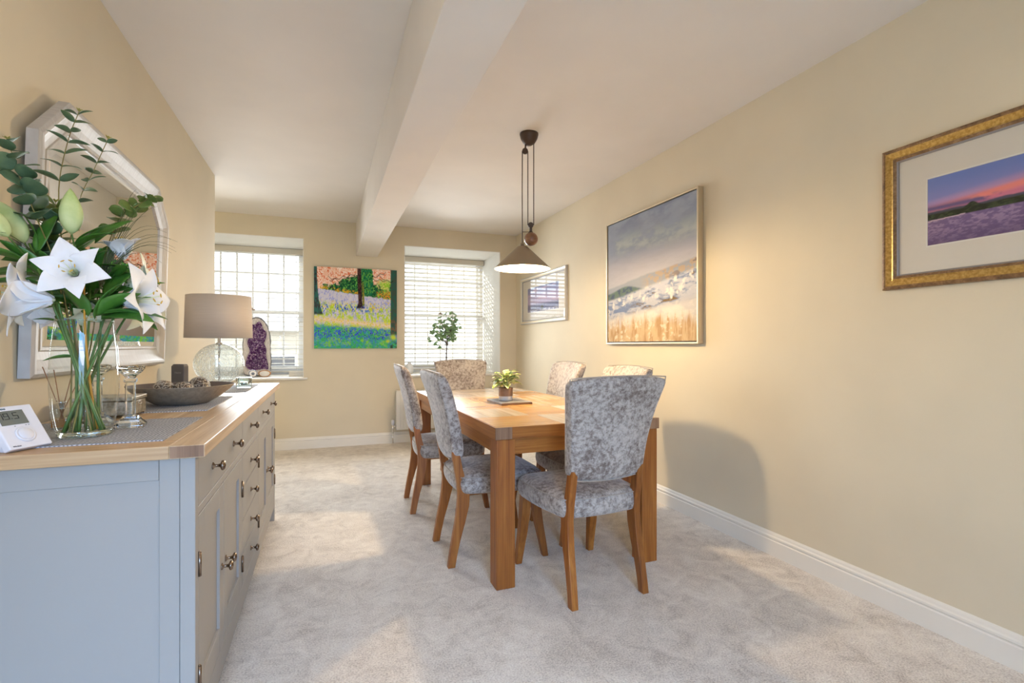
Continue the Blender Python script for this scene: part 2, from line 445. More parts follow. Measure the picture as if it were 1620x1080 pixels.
# ------------------------------------------------------------ mesh helpers
class MB:
    def __init__(self):
        self.v = []
        self.f = []
        self.mi = []
        self.sm = []
        self.cur = 0
        self.smooth = False

    def add(self, vs, fs, smooth=None):
        o = len(self.v)
        self.v += [tuple(p) for p in vs]
        for f in fs:
            self.f.append(tuple(i + o for i in f))
            self.mi.append(self.cur)
            self.sm.append(self.smooth if smooth is None else smooth)
        return self

    def box(self, x0, x1, y0, y1, z0, z1):
        v = [(x, y, z) for x in (x0, x1) for y in (y0, y1) for z in (z0, z1)]
        f = [(0, 1, 3, 2), (4, 6, 7, 5), (0, 4, 5, 1), (2, 3, 7, 6), (0, 2, 6, 4), (1, 5, 7, 3)]
        return self.add(v, f, False)

    def loft(self, rings, cap=(True, True), smooth=True, closed=True):
        n = len(rings[0])
        vs = [p for r in rings for p in r]
        fs = []
        for i in range(len(rings) - 1):
            for j in range(n if closed else n - 1):
                k = (j + 1) % n
                fs.append((i * n + j, i * n + k, (i + 1) * n + k, (i + 1) * n + j))
        self.add(vs, fs, smooth)
        if cap[0]:
            self.add(rings[0], [tuple(reversed(range(n)))], False)
        if cap[1]:
            self.add(rings[-1], [tuple(range(n))], False)
        return self

    def lathe(self, prof, c=(0, 0, 0), n=32, cap=(False, False), smooth=True, sx=1, sy=1):
        rings = [[(c[0] + r * sx * math.cos(2 * PI * j / n), c[1] + r * sy * math.sin(2 * PI * j / n), c[2] + z) for j in range(n)] for r, z in prof]
        return self.loft(rings, cap, smooth)

    def tube(self, pts, r, n=8, smooth=True):
        pts = [Vector(p) for p in pts]
        rings = []
        up = Vector((0.13, 0.21, 0.97))
        for i, p in enumerate(pts):
            d = (pts[min(i + 1, len(pts) - 1)] - pts[max(i - 1, 0)]).normalized()
            a = d.cross(up)
            if a.length < 1e-3:
                a = d.cross(Vector((1, 0, 0)))
            a.normalize()
            b = d.cross(a).normalized()
            rr = r[i] if isinstance(r, (list, tuple)) else r
            rings.append([tuple(p + a * rr * math.cos(2 * PI * j / n) + b * rr * math.sin(2 * PI * j / n)) for j in range(n)])
        cl = (pts[0] - pts[-1]).length < 1e-5
        return self.loft(rings, (not cl, not cl), smooth)

    def sphere(self, c, r, n=20, k=12, sz=1.0):
        prof = [(max(1e-4, r * math.sin(PI * i / k)), -r * sz * math.cos(PI * i / k)) for i in range(k + 1)]
        return self.lathe(prof, c, n)

    def build(self, name, mats, parent=None, **props):
        me = bpy.data.meshes.new(name)
        me.from_pydata(self.v, [], self.f)
        if not isinstance(mats, (list, tuple)):
            mats = [mats]
        for q in mats:
            me.materials.append(q)
        me.polygons.foreach_set('material_index', self.mi)
        me.polygons.foreach_set('use_smooth', self.sm)
        me.validate()
        bm = bmesh.new()
        bm.from_mesh(me)
        bmesh.ops.remove_doubles(bm, verts=bm.verts, dist=1e-5)
        bmesh.ops.recalc_face_normals(bm, faces=bm.faces)
        bm.to_mesh(me)
        bm.free()
        o = bpy.data.objects.new(name, me)
        C.objects.link(o)
        if parent is not None:
            o.parent = parent
        for k_, v_ in props.items():
            o[k_] = v_
        return o


def bev(o, w=0.003, seg=2):
    md = o.modifiers.new('bevel', 'BEVEL')
    md.width = w
    md.segments = seg
    md.limit_method = 'ANGLE'
    md.angle_limit = R(40)
    return o


def rrect(w, d, r, n=4, cx=0, cy=0):
    pts = []
    for sx, sy, a0 in ((1, 1, 0), (-1, 1, 90), (-1, -1, 180), (1, -1, 270)):
        for i in range(n + 1):
            a = R(a0 + 90 * i / n)
            pts.append((cx + sx * (w / 2 - r) + r * math.cos(a), cy + sy * (d / 2 - r) + r * math.sin(a)))
    return pts


def thing(name, label, cat, loc=(0, 0, 0), rz=0, group=None):
    o = bpy.data.objects.new(name, None)
    o.empty_display_size = 0.1
    C.objects.link(o)
    o.location = loc
    o.rotation_euler = (0, 0, rz)
    return tag(o, label, cat, group)


def tag(o, label, cat, group=None):
    o['label'] = label
    o['category'] = cat
    if group:
        o['group'] = group
    return o


def struct(o):
    o['kind'] = 'structure'
    return o


def copy_tree(o, parent=None):
    c = o.copy()
    C.objects.link(c)
    if parent is not None:
        c.parent = parent
    for ch in list(o.children):
        copy_tree(ch, c)
    return c


def inst(name, src, parent, loc, rot=(0, 0, 0), scale=(1, 1, 1), material=None):
    o = bpy.data.objects.new(name, src)
    C.objects.link(o)
    o.parent = parent
    o.location = loc
    o.rotation_euler = rot
    o.scale = scale
    if material is not None:
        o.material_slots[0].link = 'OBJECT'
        o.material_slots[0].material = material
    return o


def mesh_of(mb, name, mats):
    o = mb.build(name, mats)
    me = o.data
    bpy.data.objects.remove(o)
    return me


def text_mesh(txt, size, name, material, parent=None, depth=0.0004, align='CENTER'):
    cu = bpy.data.curves.new('text', 'FONT')
    cu.body = txt
    cu.size = size
    cu.extrude = depth
    cu.align_x = align
    to = bpy.data.objects.new('text', cu)
    C.objects.link(to)
    bpy.context.view_layer.update()
    dg = bpy.context.evaluated_depsgraph_get()
    me = bpy.data.meshes.new_from_object(to.evaluated_get(dg))
    bpy.data.objects.remove(to)
    me.materials.clear()
    me.materials.append(material)
    o = bpy.data.objects.new(name, me)
    C.objects.link(o)
    if parent is not None:
        o.parent = parent
    return o


# ------------------------------------------------------------ room shell
XL, XR, YF, YB, ZC = -0.865, 2.32, 6.05, -2.6, 2.574
YW = 6.95                                       # outer face of the far wall
Y_END = 4.78                                    # where the left wall ends
XA = -2.3                                       # alcove side wall
struct(MB().box(XA - 0.15, XR + 0.15, YB - 0.15, YW, -0.12, 0).build('floor', M['carpet']))
struct(MB().box(XA - 0.15, XR + 0.15, YB - 0.15, YW, ZC, ZC + 0.12).build('ceiling', M['ceil']))
struct(MB().box(XR, XR + 0.15, YB - 0.15, YF, 0, ZC).build('wall_right', M['wall']))
struct(MB().box(XL - 0.15, XL, YB, Y_END, 0, ZC).build('wall_left', M['wall']))
struct(MB().box(XA, XL - 0.15, Y_END - 0.12, Y_END, 0, ZC).build('wall_alcove', M['wall']))
struct(MB().box(XA - 0.15, XA, Y_END - 0.12, YF, 0, ZC).build('wall_alcove_side', M['wall']))
# wall behind the camera with its opening for the glazed doors
mb = MB()
mb.box(XL, -0.7, YB, YB + 0.15, 0, ZC).box(0.8, XR, YB, YB + 0.15, 0, ZC).box(-0.7, 0.8, YB, YB + 0.15, 2.2, ZC)
struct(mb.build('wall_back', M['wall']))
# far wall with two deep window openings
W1 = (-1.44, -0.228)
W2 = (0.887, 2.10)
ZS, ZH = 0.80, 2.352
mb = MB()
for x0, x1 in ((XA - 0.15, W1[0]), (W1[1], W2[0]), (W2[1], XR + 0.15)):
    mb.box(x0, x1, YF, YW, 0, ZC)
for x0, x1 in (W1, W2):
    mb.box(x0, x1, YF, YW, 0, ZS - 0.022)
    mb.box(x0, x1, YF, YW, ZH, ZC)
far = struct(mb.build('wall_far', [M['wall']]))
# white painted reveal linings
for nm, (x0, x1) in (('trim_1', W1), ('trim_2', W2)):
    mb = MB()
    t = 0.006
    mb.box(x0, x0 + t, YF + 0.002, YW - 0.1, ZS, ZH - t).box(x1 - t, x1, YF + 0.002, YW - 0.1, ZS, ZH - t)
    mb.box(x0, x1, YF + 0.002, YW - 0.1, ZH - t, ZH)
    struct(mb.build(nm, M['reveal']))
# window boards
for nm, (x0, x1), e0, e1 in (('trim_3', W1, 0.04, 0.045), ('trim_4', W2, 0.04, 0.0)):
    mb = MB()
    mb.box(x0, x1, YF - 0.045, 6.84, ZS - 0.022, ZS)
    mb.box(x0 - e0, x0, YF - 0.045, YF - 0.001, ZS - 0.022, ZS)
    if e1:
        mb.box(x1, x1 + e1, YF - 0.045, YF - 0.001, ZS - 0.022, ZS)
    struct(bev(mb.build(nm, M['gloss']), 0.006, 3))
# boxed-in ceiling beam
struct(bev(MB().box(0.335, 0.572, YB + 0.15, YF, 2.192, ZC).build('trim_5', M['ceil']), 0.004, 2))

# skirting boards: profile (depth, height)
SK = [(0, 0), (0.019, 0), (0.019, 0.082), (0.015, 0.086), (0.015, 0.091), (0.019, 0.095), (0.018, 0.103), (0.012, 0.109), (0.009, 0.118), (0.004, 0.126), (0, 0.126)]


def skirting(nm, a, b, nrm):
    rings = []
    for p in (a, b):
        rings.append([(p[0] + nrm[0] * d, p[1] + nrm[1] * d, h) for d, h in SK])
    mb = MB().loft(rings, (True, True), False)
    return struct(mb.build(nm, M['gloss']))


skirting('baseboard_right', (XR, YB + 0.15), (XR, YF), (-1, 0))
skirting('baseboard_far', (XA, YF), (XR - 0.02, YF), (0, -1))
skirting('baseboard_left', (XL, YB + 0.15), (XL, Y_END), (1, 0))
skirting('baseboard_alcove', (XA, Y_END), (XL, Y_END), (0, 1))

# glazed doors behind the camera
dr = struct(thing('door_1', '', ''))
for k_ in ('label', 'category'):
    del dr[k_]
dr.location = (0, YB + 0.06, 0)
mb = MB()
mb.box(-0.7, -0.64, -0.04, 0.04, 0, 2.2).box(0.74, 0.8, -0.04, 0.04, 0, 2.2).box(-0.64, 0.74, -0.04, 0.04, 2.14, 2.2)
mb.build('door_frame', M['upvc'], dr)
for x0, x1 in ((-0.64, 0.05), (0.05, 0.74)):
    lf = MB().box(x0, x0 + 0.09, -0.02, 0.02, 0.01, 2.14).box(x1 - 0.09, x1, -0.02, 0.02, 0.01, 2.14).box(x0 + 0.09, x1 - 0.09, -0.02, 0.02, 0.01, 0.14).box(x0 + 0.09, x1 - 0.09, -0.02, 0.02, 2.05, 2.14).build('door_leaf', M['upvc'], dr)
    MB().box(x0 + 0.09, x1 - 0.09, -0.003, 0.003, 0.14, 2.05).build('pane', M['pane'], lf)

# sash windows
pane_me = mesh_of(MB().box(-0.5, 0.5, -0.5, 0.5, -0.5, 0.5), 'pane', M['pane'])


def sash_window(nm, x0, x1):
    w = bpy.data.objects.new(nm, None)
    C.objects.link(w)
    struct(w)
    cx = (x0 + x1) / 2
    w.location = (cx, 6.86, 0)
    hw = (x1 - x0) / 2
    z0, z1 = ZS, ZH
    mb = MB().box(-hw, -hw + 0.05, -0.05, 0.06, z0, z1).box(hw - 0.05, hw, -0.05, 0.06, z0, z1)
    mb.box(-hw + 0.05, hw - 0.05, -0.05, 0.06, z1 - 0.03, z1).box(-hw + 0.05, hw - 0.05, -0.05, 0.06, z0, z0 + 0.03)
    mb.build('window_frame', M['upvc'], w)
    iw = hw - 0.05
    for (a, b, yy) in ((1.545, z1 - 0.03, 0.02), (z0 + 0.03, 1.585, -0.02)):
        s = MB().box(-iw, -iw + 0.035, yy - 0.018, yy + 0.018, a, b).box(iw - 0.035, iw, yy - 0.018, yy + 0.018, a, b)
        s.box(-iw + 0.035, iw - 0.035, yy - 0.018, yy + 0.018, b - 0.04, b).box(-iw + 0.035, iw - 0.035, yy - 0.018, yy + 0.018, a, a + (0.04 if a > 1.2 else 0.07))
        so = s.build('sash', M['upvc'], w)
        g0, g1 = a + (0.04 if a > 1.2 else 0.07), b - 0.04
        gw = 2 * (iw - 0.035)
        for k in range(1, 6):
            xx = -gw / 2 + gw * k / 6
            MB().box(xx - 0.009, xx + 0.009, yy - 0.012, yy + 0.012, g0, g1).build('glazing_bar', M['upvc'], so)
        for k in range(1, 3):
            zz = g0 + (g1 - g0) * k / 3
            MB().box(-gw / 2, gw / 2, yy - 0.011, yy + 0.011, zz - 0.009, zz + 0.009).build('glazing_bar', M['upvc'], so)
        for i in range(6):
            for j in range(3):
                inst('pane', pane_me, so, (-gw / 2 + gw * (i + .5) / 6, yy, g0 + (g1 - g0) * (j + .5) / 3), (0, 0, 0), (gw / 6 - 0.004, 0.004, (g1 - g0) / 3 - 0.004))
    MB().box(-0.03, 0.03, -0.058, -0.02, 1.585, 1.60).lathe([(0.001, 0), (0.011, 0), (0.009, 0.012), (0.001, 0.012)], (0, -0.05, 1.6), 12).build('sash_fastener', M['pewter'], w)
    return w


sash_window('window_1', *W1)
sash_window('window_2', *W2)


# venetian blinds
def blind(x0, x1, label, tilt, nslat=25):
    hw = (x1 - x0) / 2 - 0.018
    t = thing('venetian_blind', label, 'blind', ((x0 + x1) / 2, 6.745, 0), 0, 'venetian blinds in the far windows')
    bev(MB().box(-hw - 0.004, hw + 0.004, -0.034, 0.028, 2.275, 2.343).build('headrail', M['headrail'], t), 0.003)
    bev(MB().box(-hw, hw, -0.024, 0.024, 0.822, 0.842).build('bottom_rail', M['slat'], t), 0.004)
    n = 6
    prof = []
    for i in range(n + 1):
        u = -0.025 + 0.05 * i / n
        prof.append((u, 0.0035 * (1 - (u / 0.025) ** 2)))
    ring = [(u, h + 0.0012) for u, h in prof] + [(u, h - 0.0012) for u, h in reversed(prof)]
    me = mesh_of(MB().loft([[(x, a, b) for a, b in ring] for x in (-hw, hw)], (True, True), False), 'slat', M['slat'])
    z1, z0 = 2.245, 0.875
    for i in range(nslat):
        z = z0 + (z1 - z0) * i / (nslat - 1)
        inst('slat', me, t, (0, 0, z), (tilt, 0, 0))
    for k in range(4):
        x = -hw + 0.09 + (2 * hw - 0.18) * k / 3
        mb = MB()
        for yy in (-0.027, 0.027):
            mb.tube([(x, yy, 0.84), (x, yy, 2.28)], 0.0013, 5)
        mb.build('ladder_cord', M['cord'], t)
    for dx in (0.0, 0.012):
        c = MB().tube([(hw - 0.07 + dx, -0.045, 2.28), (hw - 0.07 + dx, -0.045, 1.50 - dx * 4)], 0.0012, 5)
        c.lathe([(0.001, -0.03), (0.006, -0.028), (0.004, 0), (0.001, 0)], (hw - 0.07 + dx, -0.045, 1.50 - dx * 4), 10)
        c.build('pull_cord', M['cord'], t)
    return t


blind(*W1, 'cream venetian blind over the far window on the left, behind the purple geode', R(4))
blind(*W2, 'cream venetian blind over the far window on the right, behind the leafy sill plant', R(-20))

# the world outside: paved yard and the pale stone house opposite
struct(MB().box(-14, 14, YW + 0.05, 40, -0.6, -0.45).build('ground', M['ground']))
hs = thing('stone_house', 'pale stone house faintly seen through the blinds across the yard', 'building', (0, 22, -1.6))
MB().box(-9, 3.2, 0, 6, 0, 3.4).build('house_wall', M['stone'], hs)
MB().add([(-9.3, -0.4, 3.3), (3.5, -0.4, 3.3), (3.5, 6.4, 3.3), (-9.3, 6.4, 3.3), (-8.8, 3, 5.4), (3.0, 3, 5.4)], [(0, 1, 5, 4), (2, 3, 4, 5), (0, 4, 3), (1, 2, 5), (0, 3, 2, 1)], False).build('roof', M['rooftile'], hs)
for xx in (-7.2, -4.4, -1.6, 1.2):
    f_ = MB().box(xx - 0.55, xx + 0.55, -0.06, 0.02, 1.0, 2.4).build('window_surround', M['upvc'], hs)
    MB().box(xx - 0.45, xx + 0.45, -0.08, -0.05, 1.1, 2.3).build('pane', M['charcoal'], f_)

# radiator under the right window
rd = thing('radiator', 'white panel radiator on the far wall beneath the right window', 'radiator', (1.45, 5.985, 0.16))
mb = MB().box(-0.665, 0.665, -0.012, 0.012, 0, 0.45)
x = -0.62
while x < 0.62:
    mb.box(x, x + 0.018, -0.019, -0.012, 0.02, 0.43)
    x += 0.036
bev(mb.build('panel', M['radiator'], rd), 0.002)
bev(MB().box(-0.668, 0.668, -0.02, 0.045, 0.45, 0.462).build('top_grille', M['radiator'], rd), 0.002)
for s in (-1, 1):
    MB().box(s * 0.668 - 0.002, s * 0.668 + 0.002, -0.02, 0.045, 0.0, 0.45).build('side_panel', M['radiator'], rd)
vv = MB().tube([(-0.66, 0.01, 0.045), (-0.705, 0.01, 0.045)], 0.009, 10).tube([(-0.705, 0.01, -0.03), (-0.705, 0.01, 0.07)], 0.011, 10).lathe([(0.001, -0.005), (0.016, 0.0), (0.016, 0.012), (0.001, 0.016)], (-0.705, 0.01, 0.02), 12).build('valve', M['chrome'], rd)
MB().lathe([(0.001, 0.06), (0.017, 0.062), (0.019, 0.09), (0.016, 0.115), (0.001, 0.12)], (-0.705, 0.01, 0), 16).build('thermostatic_head', M['white_plastic'], vv)
MB().tube([(-0.705, 0.01, -0.03), (-0.705, 0.01, -0.155)], 0.0075, 10).build('pipe', M['chrome'], rd)

# ------------------------------------------------------------ dining table
TX0, TX1, TY0, TY1, TZ = 0.733, 1.663, 2.225, 4.235, 0.77
tb = thing('dining_table', 'large oak dining table with square legs and a patchwork plank top', 'table', ((TX0 + TX1) / 2, (TY0 + TY1) / 2, 0), R(0.8))
hx, hy = (TX1 - TX0) / 2, (TY1 - TY0) / 2
LEGW = 0.095
for sx in (-1, 1):
    for sy in (-1, 1):
        x1, y1 = sx * (hx - 0.008), sy * (hy - 0.008)
        x0, y0 = x1 - sx * LEGW, y1 - sy * LEGW
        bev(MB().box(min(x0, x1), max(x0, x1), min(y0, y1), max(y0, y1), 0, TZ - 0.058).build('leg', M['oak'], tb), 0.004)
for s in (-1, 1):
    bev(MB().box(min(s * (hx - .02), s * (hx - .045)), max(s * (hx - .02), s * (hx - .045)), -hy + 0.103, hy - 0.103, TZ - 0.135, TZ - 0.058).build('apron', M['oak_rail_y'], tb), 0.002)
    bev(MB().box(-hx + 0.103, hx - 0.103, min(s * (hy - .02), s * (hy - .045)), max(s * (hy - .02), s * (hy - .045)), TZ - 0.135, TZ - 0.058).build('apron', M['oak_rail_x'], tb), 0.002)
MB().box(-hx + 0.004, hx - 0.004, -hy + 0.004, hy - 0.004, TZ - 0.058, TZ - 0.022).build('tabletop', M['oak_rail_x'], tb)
# edge lippings, then the patchwork planks
random.seed(4)
for s in (-1, 1):
    xs = [-hx, -hx + 0.085, -hx + 0.47, hx - 0.34, hx - 0.085, hx]
    for a, b in zip(xs[:-1], xs[1:]):
        y0, y1 = sorted((s * hy, s * (hy - 0.006)))
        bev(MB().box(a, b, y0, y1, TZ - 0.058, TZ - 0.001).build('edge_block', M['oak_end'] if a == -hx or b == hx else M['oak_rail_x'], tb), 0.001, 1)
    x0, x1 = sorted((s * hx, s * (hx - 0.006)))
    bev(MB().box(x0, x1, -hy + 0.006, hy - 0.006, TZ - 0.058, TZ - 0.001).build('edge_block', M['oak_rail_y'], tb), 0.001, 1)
rows = 6
for r_ in range(rows):
    y0 = -hy + 0.006 + (2 * hy - 0.012) * r_ / rows
    y1 = -hy + 0.006 + (2 * hy - 0.012) * (r_ + 1) / rows
    cols = [-hx + 0.006, -hx + 0.32, hx - 0.32, hx - 0.006] if r_ % 2 else [-hx + 0.006, -hx + 0.36, hx - 0.26, hx - 0.006]
    for c_ in range(3):
        pal = (r_ * 5 + c_ * 3 + r_ // 2) % 4
        mt = M[('oak_y', 'pale_y', 'oak_y', 'pale_y')[pal]] if (r_ + c_) % 2 else M[('oak_x', 'oak_x', 'pale_x', 'oak_x')[pal]]
        g = 0.0006
        if (r_ + c_) % 2 == 0:
            n = 4
            for q in range(n):
                ya, yb = y0 + (y1 - y0) * q / n, y0 + (y1 - y0) * (q + 1) / n
                bev(MB().box(cols[c_] + g, cols[c_ + 1] - g, ya + g / 2, yb - g / 2, TZ - 0.022, TZ).build('plank', mt, tb), 0.0008, 1)
        else:
            n = 4
            for q in range(n):
                xa, xb = cols[c_] + (cols[c_ + 1] - cols[c_]) * q / n, cols[c_] + (cols[c_ + 1] - cols[c_]) * (q + 1) / n
                bev(MB().box(xa + g / 2, xb - g / 2, y0 + g, y1 - g, TZ - 0.022, TZ).build('plank', mt, tb), 0.0008, 1)


# ------------------------------------------------------------ dining chairs
def ring_seat(z, ins):
    # rounded trapezoid, wider at the front (+y)
    pts = []
    yf, yr, wf, wr = 0.245 - ins, -0.215 + ins, 0.245 - ins, 0.215 - ins
    rad = 0.05
    for (cx, cy, a0) in ((wf - rad, yf - rad, 0), (-(wf - rad), yf - rad, 90), (-(wr - rad), yr + rad, 180), (wr - rad, yr + rad, 270)):
        for i in range(6):
            a = R(a0 + 90 * i / 5)
            pts.append((cx + rad * math.cos(a), cy + rad * math.sin(a), z))
    # subdivide the long runs lightly through bowed sides
    out = []
    n = len(pts)
    for i in range(n):
        p, q = pts[i], pts[(i + 1) % n]
        out.append(p)
        d = math.dist(p, q)
        if d > 0.1:
            for k in (0.25, 0.5, 0.75):
                bow = 0.012 * 4 * k * (1 - k)
                mx_, my_ = p[0] + (q[0] - p[0]) * k, p[1] + (q[1] - p[1]) * k
                nx, ny = (q[1] - p[1]) / d, -(q[0] - p[0]) / d
                out.append((mx_ + nx * bow, my_ + ny * bow, z))
    return out


def back_pos(t):                      # centre line of the backrest, t 0..1 bottom to top
    return -0.237 - 0.03 * t - 0.085 * t * t, 0.548 + 0.472 * t


def make_chair(label):
    t = thing('dining_chair', label, 'chair', (0, 0, 0), 0, 'grey velvet dining chairs around the oak table')
    rings = [ring_seat(0.372, 0.03), ring_seat(0.374, 0.012), ring_seat(0.384, 0.003), ring_seat(0.41, -0.004), ring_seat(0.44, -0.004), ring_seat(0.463, 0.002),
             ring_seat(0.475, 0.012), ring_seat(0.483, 0.028), ring_seat(0.489, 0.06)]
    for k_, z_ in ((0.7, 0.4935), (0.4, 0.4965), (0.15, 0.498), (0.02, 0.498)):
        rings.append([(p_[0] * k_, 0.015 + (p_[1] - 0.015) * k_, z_) for p_ in ring_seat(0.489, 0.06)])
    st = MB().loft(rings, (True, True), True).build('seat', M['velvet'], t)
    md = st.modifiers.new('s', 'SUBSURF'); md.levels = 1; md.render_levels = 1
    pr_ = ring_seat(0.4635, -0.001)
    pr_.append(pr_[0])
    MB().tube(pr_, 0.0028, 6).build('piping', M['piping'], st)
    # backrest
    rings = []
    N = 14
    tops = []
    for i in range(N + 1):
        tt = i / N
        y, z = back_pos(tt)
        hw = 0.196 + 0.012 * tt + 0.056 * tt * tt
        th = 0.034 - 0.003 * tt
        ends = {0: 0.45, 1: 0.85, N: 0.45, N - 1: 0.85}.get(i, 1.0)
        th *= ends
        if i in (0, N):
            hw -= 0.005
        ring = []
        US = [-1, -0.975, -0.9, -0.6, -0.3, 0, 0.3, 0.6, 0.9, 0.975, 1]
        K = 10
        for k in range(K + 1):
            u = US[k]
            e = 0.72 if k in (0, K) else 1.0
            ring.append((u * hw, y - th * e + 0.022 * u * u, z + 0.010 * (1 - u * u) * (tt - 0.5) * 2))
        for k in range(K, -1, -1):
            u = US[k]
            e = 0.72 if k in (0, K) else 1.0
            ring.append((u * hw, y + th * e + 0.022 * u * u, z + 0.010 * (1 - u * u) * (tt - 0.5) * 2))
        rings.append(ring)
    bk = MB().loft(rings, (True, True), True).build('backrest', M['velvet'], t)
    md = bk.modifiers.new('s', 'SUBSURF'); md.levels = 1; md.render_levels = 1
    # welt piping around the rear face
    pl = []
    for i in range(N + 1):
        pl.append(rings[i][0])
    pl += [rings[N][k] for k in range(1, 11)]
    pl += [rings[i][10] for i in range(N - 1, -1, -1)]
    pl += [rings[0][k] for k in range(9, -1, -1)]
    pl = [(a * 0.975, b + 0.003, 0.789 + (c - 0.789) * 0.975) for a, b, c in pl]
    MB().tube(pl, 0.0028, 6).build('piping', M['piping'], bk)
    # rear legs
    prof = [(0.0, -0.258, 0.019), (0.06, -0.248, 0.020), (0.14, -0.232, 0.0225), (0.23, -0.210, 0.027), (0.31, -0.194, 0.032), (0.37, -0.190, 0.032), (0.43, -0.200, 0.026), (0.50, -0.216, 0.022), (0.60, -0.234, 0.02)]
    for s in (-1, 1):
        rs = []
        for z, y, hd in prof:
            xx = s * (0.190 - 0.012 * min(1, z / 0.55))
            w = 0.0165
            rs.append([(xx - w, y - hd, z), (xx + w, y - hd, z), (xx + w, y + hd, z), (xx - w, y + hd, z)])
        bev(MB().loft(rs, (True, True), False).build('leg', M['oak'], t), 0.003, 2)
    prof = [(0.0, 0.262, 0.016), (0.08, 0.248, 0.0185), (0.18, 0.228, 0.0215), (0.28, 0.214, 0.0235), (0.385, 0.208, 0.025)]
    for s in (-1, 1):
        rs = []
        for z, y, hd in prof:
            xx = s * (0.222 - 0.02 * z / 0.385)
            rs.append([(xx - hd, y - hd, z), (xx + hd, y - hd, z), (xx + hd, y + hd, z), (xx - hd, y + hd, z)])
        bev(MB().loft(rs, (True, True), False).build('leg', M['oak'], t), 0.003, 2)
    bev(MB().box(-0.185, 0.185, -0.18, -0.16, 0.363, 0.38).box(-0.185, 0.185, 0.19, 0.21, 0.363, 0.38).box(-0.19, -0.17, -0.16, 0.19, 0.363, 0.38).box(0.17, 0.19, -0.16, 0.19, 0.363, 0.38).build('seat_frame', M['oak_rail_x'], t), 0.002)
    return t


spots = [
    (1.195, 2.225, R(3), 'nearest grey velvet dining chair, at the near end of the table, its back to us'),
    (0.872, 2.74, R(-90), 'grey velvet dining chair on the left side of the table, nearer of the two'),
    (0.828, 3.635, R(-92), 'grey velvet dining chair on the left side of the table, farther of the two'),
    (1.545, 2.82, R(90), 'velvet dining chair by the right wall just behind the nearest chair back'),
    (1.545, 3.66, R(91), 'velvet dining chair by the right wall near the far end of the table'),
    (1.205, 4.30, R(180), 'velvet dining chair at the far end of the table below the window'),
]
ch0 = make_chair(spots[0][3])
for i, (x, y, a, lb) in enumerate(spots):
    o = ch0 if i == 0 else copy_tree(ch0)
    o.location = (x, y, 0)
    o.rotation_euler = (0, 0, a)
    o['label'] = lb

# board and potted plant on the table
bd = thing('table_board', 'flat dark slate square board on the table under the small potted plant', 'board', (1.165, 3.175, TZ), R(2))
bev(MB().box(-0.108, 0.108, -0.145, 0.145, 0.0, 0.012).build('base', M['board_edge'], bd), 0.001, 1)
bev(MB().box(-0.106, 0.106, -0.143, 0.143, 0.012, 0.015).build('slate', M['slate'], bd), 0.001, 1)


def leaf_mesh(L, W, curl=0.3, fold=0.25, nu=8, pointy=1.0, name='leaf', material=None, cup=0.0, round_=False, wave=0.0):
    rows_ = []
    for i in range(nu + 1):
        u = i / nu
        if round_:
            w = W / 2 * math.sqrt(max(0, 1 - (2 * u - 1) ** 2)) if 0 < u < 1 else 0.02 * W
        else:
            w = W / 2 * (math.sin(PI * min(1, u ** 0.75)) ** pointy) if 0 < u < 1 else 0.01 * W
        ang = curl * u
        x = L * (math.sin(ang) / curl if abs(curl) > 1e-3 else u)
        z = -L * ((1 - math.cos(ang)) / curl if abs(curl) > 1e-3 else 0)
        row = []
        for k in (-1, -0.5, 0, 0.5, 1):
            row.append((x, k * w, z + abs(k) * w * fold + wave * W * math.sin(u * 14) * abs(k) * 0.3))
        rows_.append(row)
    mb = MB()
    n = 5
    vs = [p for r_ in rows_ for p in r_]
    fs = [(i * n + j, (i + 1) * n + j, (i + 1) * n + j + 1, i * n + j + 1) for i in range(nu) for j in range(n - 1)]
    mb.add(vs, fs, True)
    o = mb.build(name, material)
    md = o.modifiers.new('s', 'SOLIDIFY'); md.thickness = 0.0006; md.offset = 0
    bpy.context.view_layer.update()
    dg = bpy.context.evaluated_depsgraph_get()
    me = bpy.data.meshes.new_from_object(o.evaluated_get(dg))
    bpy.data.objects.remove(o)
    return me


hosta_me = leaf_mesh(0.088, 0.050, 1.1, 0.25, 8, 0.9, 'leaf', M['hosta'])
pp = thing('potted_plant', 'small yellow green variegated plant in a two-tone pot on the table board', 'plant', (1.145, 3.185, TZ + 0.015))
po = MB().lathe([(0.0005, 0), (0.043, 0), (0.0455, 0.004), (0.047, 0.03)], n=32).build('pot', M['pot_white'], pp)
MB().lathe([(0.047, 0.03), (0.0495, 0.085), (0.0475, 0.086), (0.046, 0.078), (0.0005, 0.078)], n=32).build('glazed_band', M['pot_brown'], po)
MB().lathe([(0.0005, 0.080), (0.0465, 0.079)], n=24).build('soil', M['soil'], pp)
random.seed(11)
for i in range(46):
    a = random.uniform(0, 2 * PI)
    el = random.uniform(0.15, 1.35)
    h = random.uniform(0.0, 0.05) + 0.035 * el
    rr = random.uniform(0.0, 0.022) + 0.02 * (1.4 - el)
    s_ = random.uniform(0.75, 1.15)
    inst('leaf', hosta_me, pp, (rr * math.cos(a), rr * math.sin(a), 0.082 + h), (random.uniform(-.4, .4), -el * 0.75, a), (s_, s_, s_))
for i in range(9):
    a = i * 0.7
    MB().tube([(0.008 * math.cos(a), 0.008 * math.sin(a), 0.075), (0.02 * math.cos(a), 0.02 * math.sin(a), 0.12 + 0.004 * i)], 0.0015, 5).build('stem', M['stemg'], pp)

# ------------------------------------------------------------ pendant lamp
pl_ = thing('pendant_lamp', 'rise and fall pendant lamp with conical bronze shade over the table', 'lamp', (1.279, 3.095, 0))
cv = math.cos(YAW)
U = Vector((0.937, -0.35, 0))                 # the lamp's pulleys hang in this plane


def up_(d, z):
    return (U.x * d, U.y * d, z)


